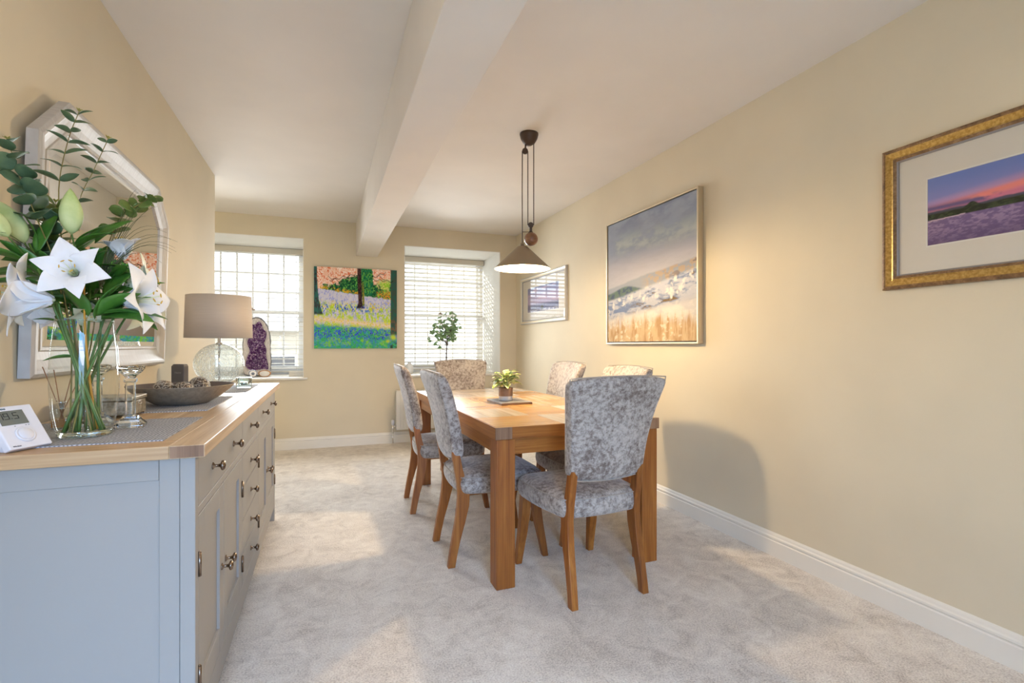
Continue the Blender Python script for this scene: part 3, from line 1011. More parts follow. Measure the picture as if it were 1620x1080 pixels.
MB().lathe([(0.0005, ZC), (0.062, ZC), (0.062, ZC - 0.01), (0.056, ZC - 0.035), (0.040, ZC - 0.062), (0.018, ZC - 0.078), (0.0005, ZC - 0.08)], n=32).build('ceiling_rose', M['bronze'], pl_)
D1, D2, D3 = -0.045, -0.008, 0.031            # the three falls of flex
for dd, zz, r_ in ((D1 * 0.5 + D2 * 0.5, 2.458, 0.019), (D2 * 0.5 + D3 * 0.5, 1.962, 0.018)):
    pu = MB()
    rings = []
    for k in range(3):
        pass
    c = Vector(up_(dd, zz))
    nrm = U.cross(Vector((0, 0, 1)))
    for off0, off1, rr in ((-0.008, -0.004, r_), (-0.004, 0.004, r_ * 0.8), (0.004, 0.008, r_)):
        ring = []
        for off in (off0, off1):
            ring.append([tuple(c + nrm * off + U * rr * math.cos(2 * PI * j / 24) + Vector((0, 0, 1)) * rr * math.sin(2 * PI * j / 24)) for j in range(24)])
        pu.loft(ring, (True, True), True)
    pu.tube([tuple(c + nrm * -0.012), tuple(c + nrm * 0.012)], 0.004, 8)
    pu.build('pulley', M['bronze'], pl_)
MB().tube([up_(D1 * .5 + D2 * .5, 2.458), up_(D1 * .5 + D2 * .5 + 0.006, 2.52)], 0.006, 8).build('hook', M['bronze'], pl_)
MB().tube([up_(D1, 2.458), up_(D1 - 0.001, 2.2), up_(D1, 1.82)], 0.0032, 8).build('flex', M['bronze'], pl_)
MB().tube([up_(D2, 2.458), up_(D2, 1.962)], 0.0032, 8).build('flex', M['bronze'], pl_)
MB().tube([up_(D3, 2.51), up_(D3, 1.962)], 0.0032, 8).build('flex', M['bronze'], pl_)
mid = (D2 + D3) / 2
MB().tube([up_(mid, 1.962), up_(mid, 1.915)], 0.009, 10).lathe([(0.016, 0), (0.018, 0.006), (0.012, 0.014)], up_(mid, 1.905), 20, (True, True)).build('weight_cap', M['bronze'], pl_)
MB().sphere(up_(mid + 0.002, 1.868), 0.046, 28, 18).build('counterweight', M['walnut'], pl_)
MB().tube([up_(D1, 1.916), up_(mid, 1.916)], 0.0022, 6).build('guide_arm', M['bronze'], pl_)
sx_, sy_, _ = up_(D1, 0)
shd = MB()
prof_o = [(0.012, 1.842), (0.012, 1.822), (0.034, 1.818), (0.038, 1.813), (0.186, 1.674), (0.188, 1.668)]
shd.cur = 0
shd.lathe(prof_o, (sx_, sy_, 0), 48)
shd.cur = 1
shd.lathe([(0.188, 1.668), (0.185, 1.668), (0.037, 1.808), (0.0005, 1.812)], (sx_, sy_, 0), 48)
so_ = shd.build('lamp_shade', [M['shade_out'], M['shade_in']], pl_)
MB().lathe([(0.0005, 1.845), (0.008, 1.842), (0.013, 1.825), (0.0005, 1.822)], (sx_, sy_, 0), 16).build('shade_cap', M['bronze'], so_)
MB().lathe([(0.014, 1.812), (0.016, 1.775), (0.0005, 1.772)], (sx_, sy_, 0), 16).build('bulb_holder', M['bronze'], pl_)
MB().lathe([(0.0005, 1.775), (0.012, 1.772), (0.016, 1.755), (0.029, 1.73), (0.030, 1.71), (0.022, 1.692), (0.0005, 1.685)], (sx_, sy_, 0), 24).build('bulb', M['bulb'], pl_)
pd = bpy.data.lights.new('pendant_bulb_light', 'POINT')
pd.energy = PENDANT_W
pd.color = PENDANT_COL
pd.shadow_soft_size = 0.035
po_ = bpy.data.objects.new('pendant_bulb_light', pd)
C.objects.link(po_)
po_.parent = pl_
po_.location = (sx_, sy_, 1.645)


# ------------------------------------------------------------ pictures
def vnoise(nx, ny, fx, fy, seed, octaves=4, pers=0.55):
    rng = np.random.RandomState(seed)
    out = np.zeros((ny, nx))
    amp, tot = 1.0, 0.0
    for o in range(octaves):
        gx, gy = int(fx * 2 ** o) + 2, int(fy * 2 ** o) + 2
        g = rng.rand(gy, gx)
        X = np.linspace(0, gx - 1.001, nx)
        Y = np.linspace(0, gy - 1.001, ny)
        xi, yi = X.astype(int), Y.astype(int)
        xf, yf = X - xi, Y - yi
        xf = xf * xf * (3 - 2 * xf)
        yf = yf * yf * (3 - 2 * yf)
        a = g[yi][:, xi]; b = g[yi][:, xi + 1]; c = g[yi + 1][:, xi]; d = g[yi + 1][:, xi + 1]
        out += amp * ((a * (1 - xf) + b * xf) * (1 - yf)[:, None] + (c * (1 - xf) + d * xf) * yf[:, None])
        tot += amp
        amp *= pers
    return out / tot


def srgb(*c):
    c = np.array(c, float) / 255
    return np.where(c <= 0.04045, c / 12.92, ((c + 0.055) / 1.055) ** 2.4)


def mixc(a, b, t):
    t = np.clip(t, 0, 1)[..., None]
    return a * (1 - t) + b * t


def sm(x, a, b):
    t = np.clip((x - a) / (b - a), 0, 1)
    return t * t * (3 - 2 * t)


def print_mesh(name, img, w, h, material, parent, depth=0.0):
    """img[row from bottom, col] linear rgb; lies in local x (right), z (up), facing -y"""
    ny, nx = img.shape[:2]
    xs = np.linspace(-w / 2, w / 2, nx)
    zs = np.linspace(-h / 2, h / 2, ny)
    X, Z = np.meshgrid(xs, zs)
    co = np.stack([X, np.zeros_like(X), Z], -1).reshape(-1, 3)
    idx = np.arange(nx * ny).reshape(ny, nx)
    q = np.stack([idx[:-1, :-1], idx[:-1, 1:], idx[1:, 1:], idx[1:, :-1]], -1).reshape(-1, 4)
    me = bpy.data.meshes.new(name)
    me.vertices.add(len(co)); me.vertices.foreach_set('co', co.ravel())
    me.loops.add(q.size); me.loops.foreach_set('vertex_index', q.ravel().astype(np.int32))
    me.polygons.add(len(q)); me.polygons.foreach_set('loop_start', np.arange(0, q.size, 4, dtype=np.int32)); me.polygons.foreach_set('loop_total', np.full(len(q), 4, dtype=np.int32))
    me.update()
    ca = me.color_attributes.new('print', 'FLOAT_COLOR', 'POINT')
    col = np.concatenate([img.reshape(-1, 3), np.ones((nx * ny, 1))], 1)
    ca.data.foreach_set('color', col.astype(np.float32).ravel())
    me.materials.append(material)
    me.validate()
    o = bpy.data.objects.new(name, me)
    C.objects.link(o)
    o.parent = parent
    return o


# 1. bluebell wood canvas on the far wall
def bluebells(n=300):
    v, u = np.mgrid[0:1:n * 1j, 0:1:n * 1j]      # v up
    t = 1 - v                                     # from the top
    N1 = vnoise(n, n, 16, 16, 1, 4, 0.75); N2 = vnoise(n, n, 42, 42, 2, 3, 0.75); N3 = vnoise(n, n, 75, 40, 3, 2, 0.8); N4 = vnoise(n, n, 7, 7, 4, 3)
    N5 = vnoise(n, n, 95, 95, 5, 2, 0.8); N6 = vnoise(n, n, 50, 20, 6, 3, 0.8)
    K = lambda *c: np.zeros((n, n, 3)) + srgb(*c)
    # blossom canopy
    img = mixc(K(244, 196, 168), K(226, 118, 74), sm(N2, .50, .66))
    img = mixc(img, K(252, 232, 222), sm(N5, .52, .66))
    img = mixc(img, K(225, 170, 60), sm(N1, .55, .68) * sm(u, .05, .0))
    img = mixc(img, mixc(K(150, 205, 60), K(215, 215, 120), sm(N2, .45, .6)), sm(u, .70, .82) * sm(t + .05 * (N1 - .5), .10, .18))
    # bushes with a soft ragged top
    hb = .16 + .05 * np.sin(u * 9 + .6) - .12 * np.exp(-((u - .60) / .10) ** 2) + .12 * np.exp(-((u - .02) / .06) ** 2) + .16 * (N1 - .5)
    bush = mixc(K(22, 92, 60), K(74, 150, 74), sm(N2, .46, .66))
    bush = mixc(bush, K(14, 52, 40), sm(N5, .50, .68))
    bush = mixc(bush, K(110, 190, 80), sm(N3, .58, .72))
    field0 = .255 + .13 * u + .03 * (N2 - .5)
    img = mixc(img, bush, sm(t, hb, hb + .03) * (1 - .75 * sm(u, .78, .90) * sm(N1, .4, .6)))
    gold = mixc(K(222, 184, 40), K(214, 120, 48), sm(N5, .5, .66))
    img = mixc(img, gold, np.exp(-((t - field0 + .015) / .022) ** 2) * sm(N2, .42, .56) * sm(.62 - u, 0, .1))
    img = mixc(img, mixc(gold, K(190, 200, 70), sm(N3, .45, .6)), sm(u, .72, .78) * sm(t, .26, .30) * sm(N5, .42, .56))
    # flower field
    f = mixc(K(206, 206, 226), K(160, 168, 226), sm(N3, .50, .66))
    f = mixc(f, K(226, 222, 224), sm(N5, .55, .7) * .6)
    yg = mixc(K(176, 216, 48), K(224, 226, 90), sm(N5, .45, .65))
    f = mixc(f, yg, sm(t - .06 * u, .38, .46) * sm(N6, .40, .56))
    f = mixc(f, K(238, 208, 40), sm(t, .38, .44) * (1 - sm(t, .50, .56)) * sm(N2, .60, .70))
    blue = mixc(K(58, 84, 205), K(96, 150, 215), sm(N5, .45, .62))
    f = mixc(f, blue, np.exp(-((t - .49 - .03 * u) / .055) ** 2) * sm(N3, .50, .58) * (1 - .5 * sm(u, .62, .7)))
    path = np.exp(-((t - .635 - .09 * u) / .035) ** 2)
    f = mixc(f, mixc(K(238, 218, 196), K(232, 206, 80), sm(N5, .48, .64)), path * sm(N2 + .12, .40, .54))
    lo = mixc(K(66, 178, 100), K(132, 206, 58), sm(N1, .48, .64))
    lo = mixc(lo, K(70, 176, 176), sm(N2, .54, .68) * .7)
    dens = .35 + .65 * np.exp(-((t - .80 - .03 * u) / .08) ** 2)
    lo = mixc(lo, mixc(K(44, 90, 215), K(90, 110, 225), sm(N5, .4, .6)), sm(N3, .50, .57) * dens)
    lo = mixc(lo, K(26, 56, 150), sm(N5, .62, .72) * dens)
    f = mixc(f, lo, sm(t + .05 * (N2 - .5), .675 + .06 * u, .735 + .05 * u))
    img = mixc(img, f, sm(t, field0, field0 + .015))
    # trees
    bark = mixc(K(84, 56, 54), K(40, 30, 34), sm(N2, .42, .58))
    ivy = mixc(K(28, 120, 80), K(92, 168, 74), sm(N3, .44, .6))
    ivy = mixc(ivy, K(16, 62, 48), sm(N5, .56, .7))
    ie = .075 + .05 * (N1 - .5)
    img = mixc(img, ivy, sm(ie - np.abs(u - .625), -.005, .008) * (1 - sm(t, .30, .36)))
    c = .530 + .035 * t
    wd = .024 + .008 * (N2 - .5) + .02 * sm(t, .42, .5)
    img = mixc(img, bark, sm(wd - np.abs(u - c), -.003, .004) * (1 - sm(t, .49, .51)))
    img = mixc(img, mixc(K(150, 138, 52), K(70, 110, 50), sm(N5, .45, .6)), sm(.013 - np.abs(u - c - .038), -.003, .004) * sm(t, .15, .2) * (1 - sm(t, .46, .48)))
    img = mixc(img, blue * .9, np.exp(-((u - .58) / .05) ** 2 - ((t - .51) / .03) ** 2) * sm(N3, .44, .52) * 1.3)
    tl = mixc(K(52, 108, 100), K(60, 64, 70), sm(N6, .42, .6))
    img = mixc(img, tl, sm(.034 + .07 * t * t * t / .2 + .01 * (N1 - .5) - u, -.003, .003) * (1 - sm(t, .57, .60)))
    tr2 = mixc(K(44, 96, 84), K(66, 84, 74), sm(N6, .42, .6))
    tr2 = mixc(tr2, K(120, 92, 70), np.exp(-((t - .72) / .09) ** 2) * sm(N1, .42, .6))
    img = mixc(img, tr2, sm(u, .918, .924) * (1 - sm(t, .82, .84)))
    img = mixc(img, K(200, 214, 60), np.exp(-(((u - .955) / .035) ** 2 + ((t - .86) / .03) ** 2)) * 1.2)
    img = mixc(img, K(196, 216, 50), np.exp(-(((u - .885) / .022) ** 2 + ((t - .91) / .018) ** 2)) * 1.2)
    img = mixc(img, K(50, 70, 60), sm(u, .90, .93) * sm(t, .90, .94) * sm(N2, .4, .55))
    # branches
    for (a_, b_2, c_2, ln) in ((.76, .08, -.45, .10), (.82, .14, .05, .13), (.80, .10, .5, .05), (.30, .13, -.30, .12), (.24, .15, .35, .08), (.42, .10, -.5, .07)):
        d = np.abs(t - (b_2 + c_2 * (u - a_) + .012 * np.sin(u * 70)))
        img = mixc(img, bark * .7, sm(.006 - d, 0, .003) * (np.abs(u - a_) < ln) * .85)
    return img


bp = thing('bluebell_painting', 'square canvas painting of a bluebell wood between the two windows', 'painting', (0.338, YF - 0.001, 1.582))
bev(MB().box(-0.456, 0.456, -0.028, 0.0, -0.461, 0.461).build('canvas_edge', M['oak_end'], bp), 0.002)
pm = print_mesh('painted_canvas', bluebells(), 0.912, 0.922, M['canvas'], bp)
pm.location = (0, -0.0285, 0)
bp.children[0].data.materials[0] = mat('canvas_side', (0.10, 0.20, 0.12), 0.8)


# 2. misty moorland painting on the right wall
def moor(n=220):
    v, u = np.mgrid[0:1:n * 1j, 0:1:n * 1j]
    t = 1 - v
    A = vnoise(n, n, 5, 10, 11, 5, .6); B = vnoise(n, n, 8, 30, 12, 4, .7); D = vnoise(n, n, 40, 6, 13, 4, .7); E_ = vnoise(n, n, 25, 25, 14, 3, .7)
    Z3 = np.zeros((n, n, 3))
    img = Z3 + srgb(158, 165, 178)
    img = mixc(img, Z3 + srgb(138, 146, 164), sm(A, .40, .70) * (1 - sm(t, .3, .45)))
    img = mixc(img, Z3 + srgb(184, 190, 184), sm(A, .42, .66) * np.exp(-((t - .2 - .05 * u) / .09) ** 2))
    img = mixc(img, Z3 + srgb(178, 176, 182), sm(t, .22, .40))
    # hills: rise to the right
    h1 = .53 - .10 * u + .03 * (A - .5)
    hill = mixc(Z3 + srgb(140, 148, 158), Z3 + srgb(172, 148, 118), sm(u, .4, .6) * sm(E_, .40, .62))
    hill = mixc(hill, Z3 + srgb(110, 95, 85), sm(u, .6, .9) * sm(B, .55, .65))
    img = mixc(img, hill, sm(t, h1, h1 + .02) * (1 - sm(t, h1 + .06 + .05 * u, h1 + .12 + .03 * u)) * .8)
    tree = mixc(Z3 + srgb(92, 112, 102), Z3 + srgb(70, 85, 105), sm(E_, .5, .6))
    ht = .60 - .05 * np.exp(-((u - .25) / .17) ** 2)
    img = mixc(img, tree, (u < .5) * sm(t, ht - .01, ht + .01) * (1 - sm(t, .635, .66)) * .95)
    # water / land band
    bandc = mixc(Z3 + srgb(190, 192, 202), Z3 + srgb(104, 126, 165), sm(B, .42, .66) * .9)
    bandc = mixc(bandc, Z3 + srgb(120, 98, 62), sm(B, .60, .72) * sm(u, .2, .5))
    bandc = mixc(bandc, Z3 + srgb(225, 220, 212), sm(E_, .56, .78))
    b0, b1 = .64 - .14 * u, .78 - .10 * u
    img = mixc(img, bandc, sm(t, b0, b0 + .03) * (1 - sm(t, b1, b1 + .07)) * .95)
    low = mixc(Z3 + srgb(232, 226, 216), Z3 + srgb(212, 208, 206), sm(A, .45, .6))
    img = mixc(img, low, sm(t, b1, b1 + .07))
    rd_ = mixc(Z3 + srgb(222, 190, 142), Z3 + srgb(196, 152, 96), sm(D, .42, .68))
    rd_ = mixc(rd_, Z3 + srgb(240, 224, 190), sm(E_, .55, .68))
    top = .88 - .16 * D + .10 * ((u - .5) ** 2) - .03
    img = mixc(img, rd_, sm(t, top, top + .12) * .9)
    return np.clip(img * (0.93 + 0.14 * B[..., None]) * (0.94 - 0.26 * sm(t, .5, .9))[..., None], 0, 1)


pt = thing('moorland_painting', 'large abstract moorland painting in a champagne frame on the right wall', 'painting', (XR - 0.001, 3.19, 1.682), -PI / 2)
# local x runs towards the camera along the wall; local -y faces the room
w, h = 1.135, 1.03
fr_ = MB()
for s in (-1, 1):
    fr_.box(min(s * w / 2, s * (w / 2 - .012)), max(s * w / 2, s * (w / 2 - .012)), -0.045, 0.0, -h / 2, h / 2)
    fr_.box(-w / 2 + .012, w / 2 - .012, -0.045, 0.0, min(s * h / 2, s * (h / 2 - .012)), max(s * h / 2, s * (h / 2 - .012)))
bev(fr_.build('frame', M['champagne'], pt), 0.002)
MB().box(-w / 2 + .012, w / 2 - .012, -0.03, -0.005, -h / 2 + .012, h / 2 - .012).build('shadow_gap', M['black'], pt)
pm = print_mesh('painted_canvas', moor(), w - 0.04, h - 0.04, M['canvas'], pt)
pm.location = (0, -0.038, 0)
MB().box(-w / 2 + .02, w / 2 - .02, -0.0375, -0.03, -h / 2 + .02, h / 2 - .02).build('stretcher', M['mount'], pt)


# 3. the two framed landscape photographs
def sunset(nx=260, ny=130, dark=1.0):
    v, u = np.mgrid[0:1:ny * 1j, 0:1:nx * 1j]
    t = 1 - v
    A = vnoise(nx, ny, 6, 4, 21, 5, .6); B = vnoise(nx, ny, 60, 40, 22, 3, .8); D = vnoise(nx, ny, 14, 2, 23, 4, .6)
    Z3 = np.zeros((ny, nx, 3))
    u = u * 3.0
    glow = .42 - .12 * np.minimum(u, 1.6)
    img = mixc(Z3 + srgb(112, 132, 196), Z3 + srgb(138, 142, 200), sm(t, 0, .35))
    img = mixc(img, Z3 + srgb(190, 150, 190), sm(t, glow - .12, glow))
    img = mixc(img, Z3 + srgb(238, 140, 130), sm(t, glow - .02, glow + .05))
    img = mixc(img, Z3 + srgb(215, 125, 150), sm(t, glow + .07, glow + .14))
    img = mixc(img, Z3 + srgb(108, 92, 140), sm(A, .48, .6) * np.exp(-((t - .46) / .05) ** 2))
    hh = .50 - .06 * (D - .4)
    hill = mixc(Z3 + srgb(88, 84, 112), Z3 + srgb(50, 62, 52), sm(t, .5, .56))
    img = mixc(img, hill, sm(t, hh, hh + .012))
    tr_ = .54 - .08 * np.exp(-((u - .47) / .07) ** 2) - .05 * (D - .5)
    img = mixc(img, mixc(Z3 + srgb(28, 40, 30), Z3 + srgb(60, 74, 50), sm(B, .5, .6)), sm(t, tr_, tr_ + .01))
    wl = .62
    water = mixc(Z3 + srgb(120, 98, 142), Z3 + srgb(160, 136, 172), sm(B, .45, .62))
    water = mixc(water, Z3 + srgb(88, 68, 112), sm(t, .7, 1.0) * .6)
    img = mixc(img, water, sm(t, wl, wl + .012))
    img = mixc(img, Z3 + srgb(205, 180, 190), (np.abs(t - .635 + .05 * (u - .2)) < .008) * (u < .4) * 1.0)
    return img


def lavender(nx=220, ny=110):
    v, u = np.mgrid[0:1:ny * 1j, 0:1:nx * 1j]
    t = 1 - v
    A = vnoise(nx, ny, 3, 8, 31, 4, .6); B = vnoise(nx, ny, 60, 20, 32, 3, .8)
    Z3 = np.zeros((ny, nx, 3))
    img = mixc(Z3 + srgb(105, 118, 168), Z3 + srgb(168, 150, 182), sm(t, .0, .5))
    img = mixc(img, Z3 + srgb(205, 170, 185), sm(A, .5, .65) * .6)
    img = mixc(img, Z3 + srgb(84, 88, 132), sm(t, .62, .76))
    img = mixc(img, Z3 + srgb(40, 52, 50), ((u - .5) ** 2 / .0016 + (t - .86) ** 2 / .008 < 1))
    img = mixc(img, Z3 + srgb(206, 200, 206), sm(t, .9, .93) * sm(B, .4, .6))
    return img


def framed(name, label, yc, zc, w, h, img, pw, ph, px_off, mats_, fw):
    t = thing(name, label, 'picture', (XR - 0.001, yc, zc), -PI / 2)
    # moulded frame: lathe a profile around a mitred rectangle
    prof = [(0, 0.0, 1), (0, 0.020, 1), (0.16, 0.026, 1), (0.26, 0.024, 0), (0.62, 0.019, 0), (0.72, 0.021, 1), (0.82, 0.017, 1), (0.9, 0.014, 2), (1.0, 0.010, 2), (1.0, 0.002, 2)]
    mb = MB()
    for k in range(len(prof) - 1):
        a, b = prof[k], prof[k + 1]
        mb.cur = a[2]
        ra, rb = [], []
        for (sx, sz) in ((-1, -1), (1, -1), (1, 1), (-1, 1)):
            ra.append((sx * (w / 2 - a[0] * fw), -a[1], sz * (h / 2 - a[0] * fw)))
            rb.append((sx * (w / 2 - b[0] * fw), -b[1], sz * (h / 2 - b[0] * fw)))
        mb.loft([ra, rb], (False, False), False)
    mb.build('frame', mats_, t)
    iw, ih = w / 2 - fw, h / 2 - fw
    MB().box(-iw, iw, -0.006, -0.002, -ih, ih).build('mount', M['mount'], t)
    mb = MB()
    for o_, r_ in ((0.006, 0.0005),):
        a, b = pw / 2 + o_, ph / 2 + o_
        mb.box(-a + px_off, -a + .004 + px_off, -0.0072, -0.006, -b, b).box(a - .004 + px_off, a + px_off, -0.0072, -0.006, -b, b)
        mb.box(-a + px_off, a + px_off, -0.0072, -0.006, -b, -b + .004).box(-a + px_off, a + px_off, -0.0072, -0.006, b - .004, b)
    mb.build('mount_bevel', M['bevel'], t)
    p = print_mesh('photograph', img, pw, ph, M['print'], t)
    p.location = (px_off, -0.0066, 0)
    MB().box(-iw, iw, -0.0105, -0.0090, -ih, ih).build('glass', M['picture_glass'], t)
    return t


framed('framed_photograph', 'gilt framed sunset lake photograph on the right wall, cut by the photo edge', 0.84, 1.70, 1.30, 0.605, sunset(), 0.96, 0.27, 0.0, [M['gilt'], M['gilt_dark'], M['greyedge']], 0.062)
framed('framed_photograph', 'slim pale framed lavender landscape photograph in the far right corner', 5.205, 1.695, 1.26, 0.565, lavender(), 0.86, 0.29, 0.0, [M['champagne'], M['silver'], M['greyedge']], 0.045)

# ------------------------------------------------------------ mirror on the left wall
mr_ = thing('wall_mirror', 'large silver framed mirror with clipped top corners above the sideboard', 'mirror', (XL + 0.001, 2.585, 1.517), PI / 2)
mr_.rotation_euler = (R(1.6), 0, PI / 2)
mr_.location.x += 0.013
w, h, cw, chh = 1.335, 0.92, 0.185, 0.165


def octo(ins, d):
    k = ins * 0.42
    return [(-w / 2 + ins, -d, -h / 2 + ins), (w / 2 - ins, -d, -h / 2 + ins), (w / 2 - ins, -d, h / 2 - chh - k * 1.0), (w / 2 - cw - k, -d, h / 2 - ins), (-w / 2 + cw + k, -d, h / 2 - ins), (-w / 2 + ins, -d, h / 2 - chh - k)]


prof = [(0, 0), (0, 0.030), (0.012, 0.036), (0.022, 0.036), (0.030, 0.031), (0.055, 0.020), (0.080, 0.014), (0.084, 0.017), (0.094, 0.017), (0.098, 0.008)]
MB().loft([octo(a, b) for a, b in prof], (False, False), False).build('frame', M['silver'], mr_)
mb = MB()
g0 = octo(0.096, 0.009)
g1 = octo(0.118, 0.0125)
mb.loft([g0, g1], (True, True), False)
mb.build('mirror_glass', M['mirror'], mr_)
MB().tube([(-w / 2 + 0.002, -0.012, 0.14), (-w / 2 - 0.012, -0.012, 0.14)], 0.006, 10).build('fixing', M['black'], mr_)

# ------------------------------------------------------------ sideboard
SX0, SX1, SY0, SY1 = -0.845, -0.315, 1.497, 3.665       # carcass
ZT, ZB = 0.905, 0.872
sb = thing('sideboard', 'long grey painted sideboard with an oak top along the left wall', 'sideboard', (0, 0, 0))
MB().box(SX0 + 0.01, SX1 - 0.022, SY0 + 0.022, SY1 - 0.02, 0.09, ZB).build('carcass', M['sideboard'], sb)
MB().box(SX1 - 0.022, SX1 - 0.018, SY0 + 0.03, SY1 - 0.03, 0.12, ZB - 0.003).build('gap_shade_sheet', M['gap'], sb)  # dark sheet: shade in the door and drawer gaps, put into the colour
# near end: framed panel
MB().box(SX0 + 0.08, SX1 - 0.08, SY0 + 0.009, SY0 + 0.022, 0.12, ZB - 0.05).build('end_panel', M['sideboard'], sb)
MB().box(SX0, SX0 + 0.085, SY0 + 0.003, SY0 + 0.022, 0.0, ZB).build('stile', M['sideboard'], sb)
bev(MB().box(SX1 - 0.080, SX1 - 0.0355, SY0 + 0.003, SY0 + 0.022, 0.09, ZB).build('stile', M['sideboard'], sb), 0.0012, 1)
bev(MB().box(SX0 + 0.0858, SX1 - 0.0808, SY0 + 0.0035, SY0 + 0.022, ZB - 0.058, ZB).build('rail', M['sideboard'], sb), 0.0012, 1)
bev(MB().box(SX0 + 0.0858, SX1 - 0.0808, SY0 + 0.0035, SY0 + 0.022, 0.09, 0.19).build('rail', M['sideboard'], sb), 0.0012, 1)
# corner posts with feet
for y0, y1 in ((SY0, SY0 + 0.034), (SY1 - 0.034, SY1)):
    bev(MB().box(SX1 - 0.0345, SX1, y0, y1, 0.0, ZB).build('post', M['sideboard'], sb), 0.002, 2)
    MB().box(SX0, SX0 + 0.03, y0, y1, 0.0, 0.09).build('foot', M['sideboard'], sb)
MB().box(SX0, SX1 - 0.035, SY1 - 0.02, SY1, 0.09, ZB).build('end_panel', M['sideboard'], sb)
# face frame
FX0, FX1 = SX1 - 0.02, SX1 - 0.0012
A0, A1, B0, B1, C0, C1 = 1.533, 2.268, 2.292, 2.768, 2.792, 3.629
for n_, y0, y1, z0, z1 in (('rail', A0 - .002, C1 + .002, ZB - 0.008, ZB), ('rail', A0 - .002, C1 + .002, 0.09, 0.175), ('stile', A1, B0, 0.175, ZB - .008), ('stile', B1, C0, 0.175, ZB - .008),
                           ('rail', A0 - .002, A1, 0.706, 0.728), ('rail', B0, B1, 0.706, 0.728), ('rail', C0, C1 + .002, 0.706, 0.728)):
    bev(MB().box(FX0, FX1, y0, y1, z0, z1).build(n_, M['sideboard'], sb), 0.0012, 1)
# a real curved knob: plate, waisted stem, domed head
kprof = [(0.0005, 0.0), (0.011, 0.0), (0.011, 0.002), (0.005, 0.006), (0.0042, 0.014), (0.006, 0.02), (0.0145, 0.024), (0.0155, 0.028), (0.012, 0.033), (0.0005, 0.035)]
knob_me = mesh_of(MB().lathe(kprof, n=20), 'knob', M['pewter'])


def knob(parent, y, z):
    return inst('knob', knob_me, parent, (SX1 - 0.001, y, z), (0, PI / 2, 0))


G = 0.0028


def drawer(y0, y1, z0, z1, ks):
    d = bev(MB().box(FX0, SX1 - 0.0008, y0 + G, y1 - G, z0 + G, z1 - G).build('drawer', M['sideboard'], sb), 0.0015, 2)
    for k in ks:
        knob(d, k, (z0 + z1) / 2)
    return d


drawer(A0, A1, 0.728, ZB - .008, (1.715, 2.075))
drawer(B0, B1, 0.728, ZB - .008, (2.53,))
drawer(C0, C1, 0.728, ZB - .008, (2.995, 3.42))
zs = [0.175, 0.307, 0.44, 0.573, 0.706]
for a, b in zip(zs[:-1], zs[1:]):
    drawer(B0, B1, a, b, (2.53,))


def door(y0, y1, z0, z1, ky, hy_):
    d = MB().box(FX0 + 0.002, SX1 - 0.0095, y0 + 0.05, y1 - 0.05, z0 + 0.05, z1 - 0.05).build('door', M['sideboard'], sb)
    st_ = 0.068
    for n_, a, b, c, e in (('door_stile', y0 + G, y0 + st_, z0 + G, z1 - G), ('door_stile', y1 - st_, y1 - G, z0 + G, z1 - G), ('door_rail', y0 + st_, y1 - st_, z0 + G, z0 + st_ + .01), ('door_rail', y0 + st_, y1 - st_, z1 - st_, z1 - G)):
        bev(MB().box(FX0, SX1 - 0.0008, a, b, c, e).build(n_, M['sideboard'], d), 0.0012, 1)
    knob(d, ky, 0.437)
    for zz in (z0 + 0.10, z1 - 0.13):
        h_ = MB().tube([(SX1 + 0.0025, hy_, zz - 0.031), (SX1 + 0.0025, hy_, zz + 0.031)], 0.0045, 10)
        for e in (-0.033, 0.031):
            h_.lathe([(0.0005, 0), (0.0035, 0.0005), (0.0035, 0.002), (0.0005, 0.004)], (SX1 + 0.0025, hy_, zz + e), 8)
        h_.build('hinge', M['pewter'], d)


am = (A0 + A1) / 2 - 0.012
door(A0, am, 0.175, 0.706, am - 0.034, A0)
door(am, A1, 0.175, 0.706, am + 0.034, A1)
cm = (C0 + C1) / 2
door(C0, cm, 0.175, 0.706, cm - 0.034, C0)
door(cm, C1, 0.175, 0.706, cm + 0.034, C1)
# oak top: front board, breadboard ends and inner planks
X0, X1, Y0, Y1 = XL + 0.003, -0.288, 1.468, 3.70
bev(MB().box(X1 - 0.078, X1, Y0, Y1, ZB, ZT).build('plank', M['lightoak_y'], sb), 0.002, 2)
bev(MB().box(X1 - 0.076, X1 - 0.002, Y0 - 0.0006, Y0 + 0.0, ZB + 0.002, ZT - 0.002).build('end_grain', M['oak_end'], sb), 0.0002, 1)
bev(MB().box(X0, X1 - 0.0785, Y0, Y0 + 0.09, ZB, ZT).build('plank', M['lightoak_x'], sb), 0.002, 2)
bev(MB().box(X0, X1 - 0.0785, Y1 - 0.09, Y1, ZB, ZT).build('plank', M['lightoak_x'], sb), 0.002, 2)
nx_ = 4
for k in range(nx_):
    a = X0 + (X1 - 0.0785 - X0) * k / nx_
    b = X0 + (X1 - 0.0785 - X0) * (k + 1) / nx_
    bev(MB().box(a + 0.0002, b - 0.0002, Y0 + 0.0903, Y1 - 0.0903, ZB, ZT).build('plank', M['lightoak_y'], sb), 0.0008, 1)

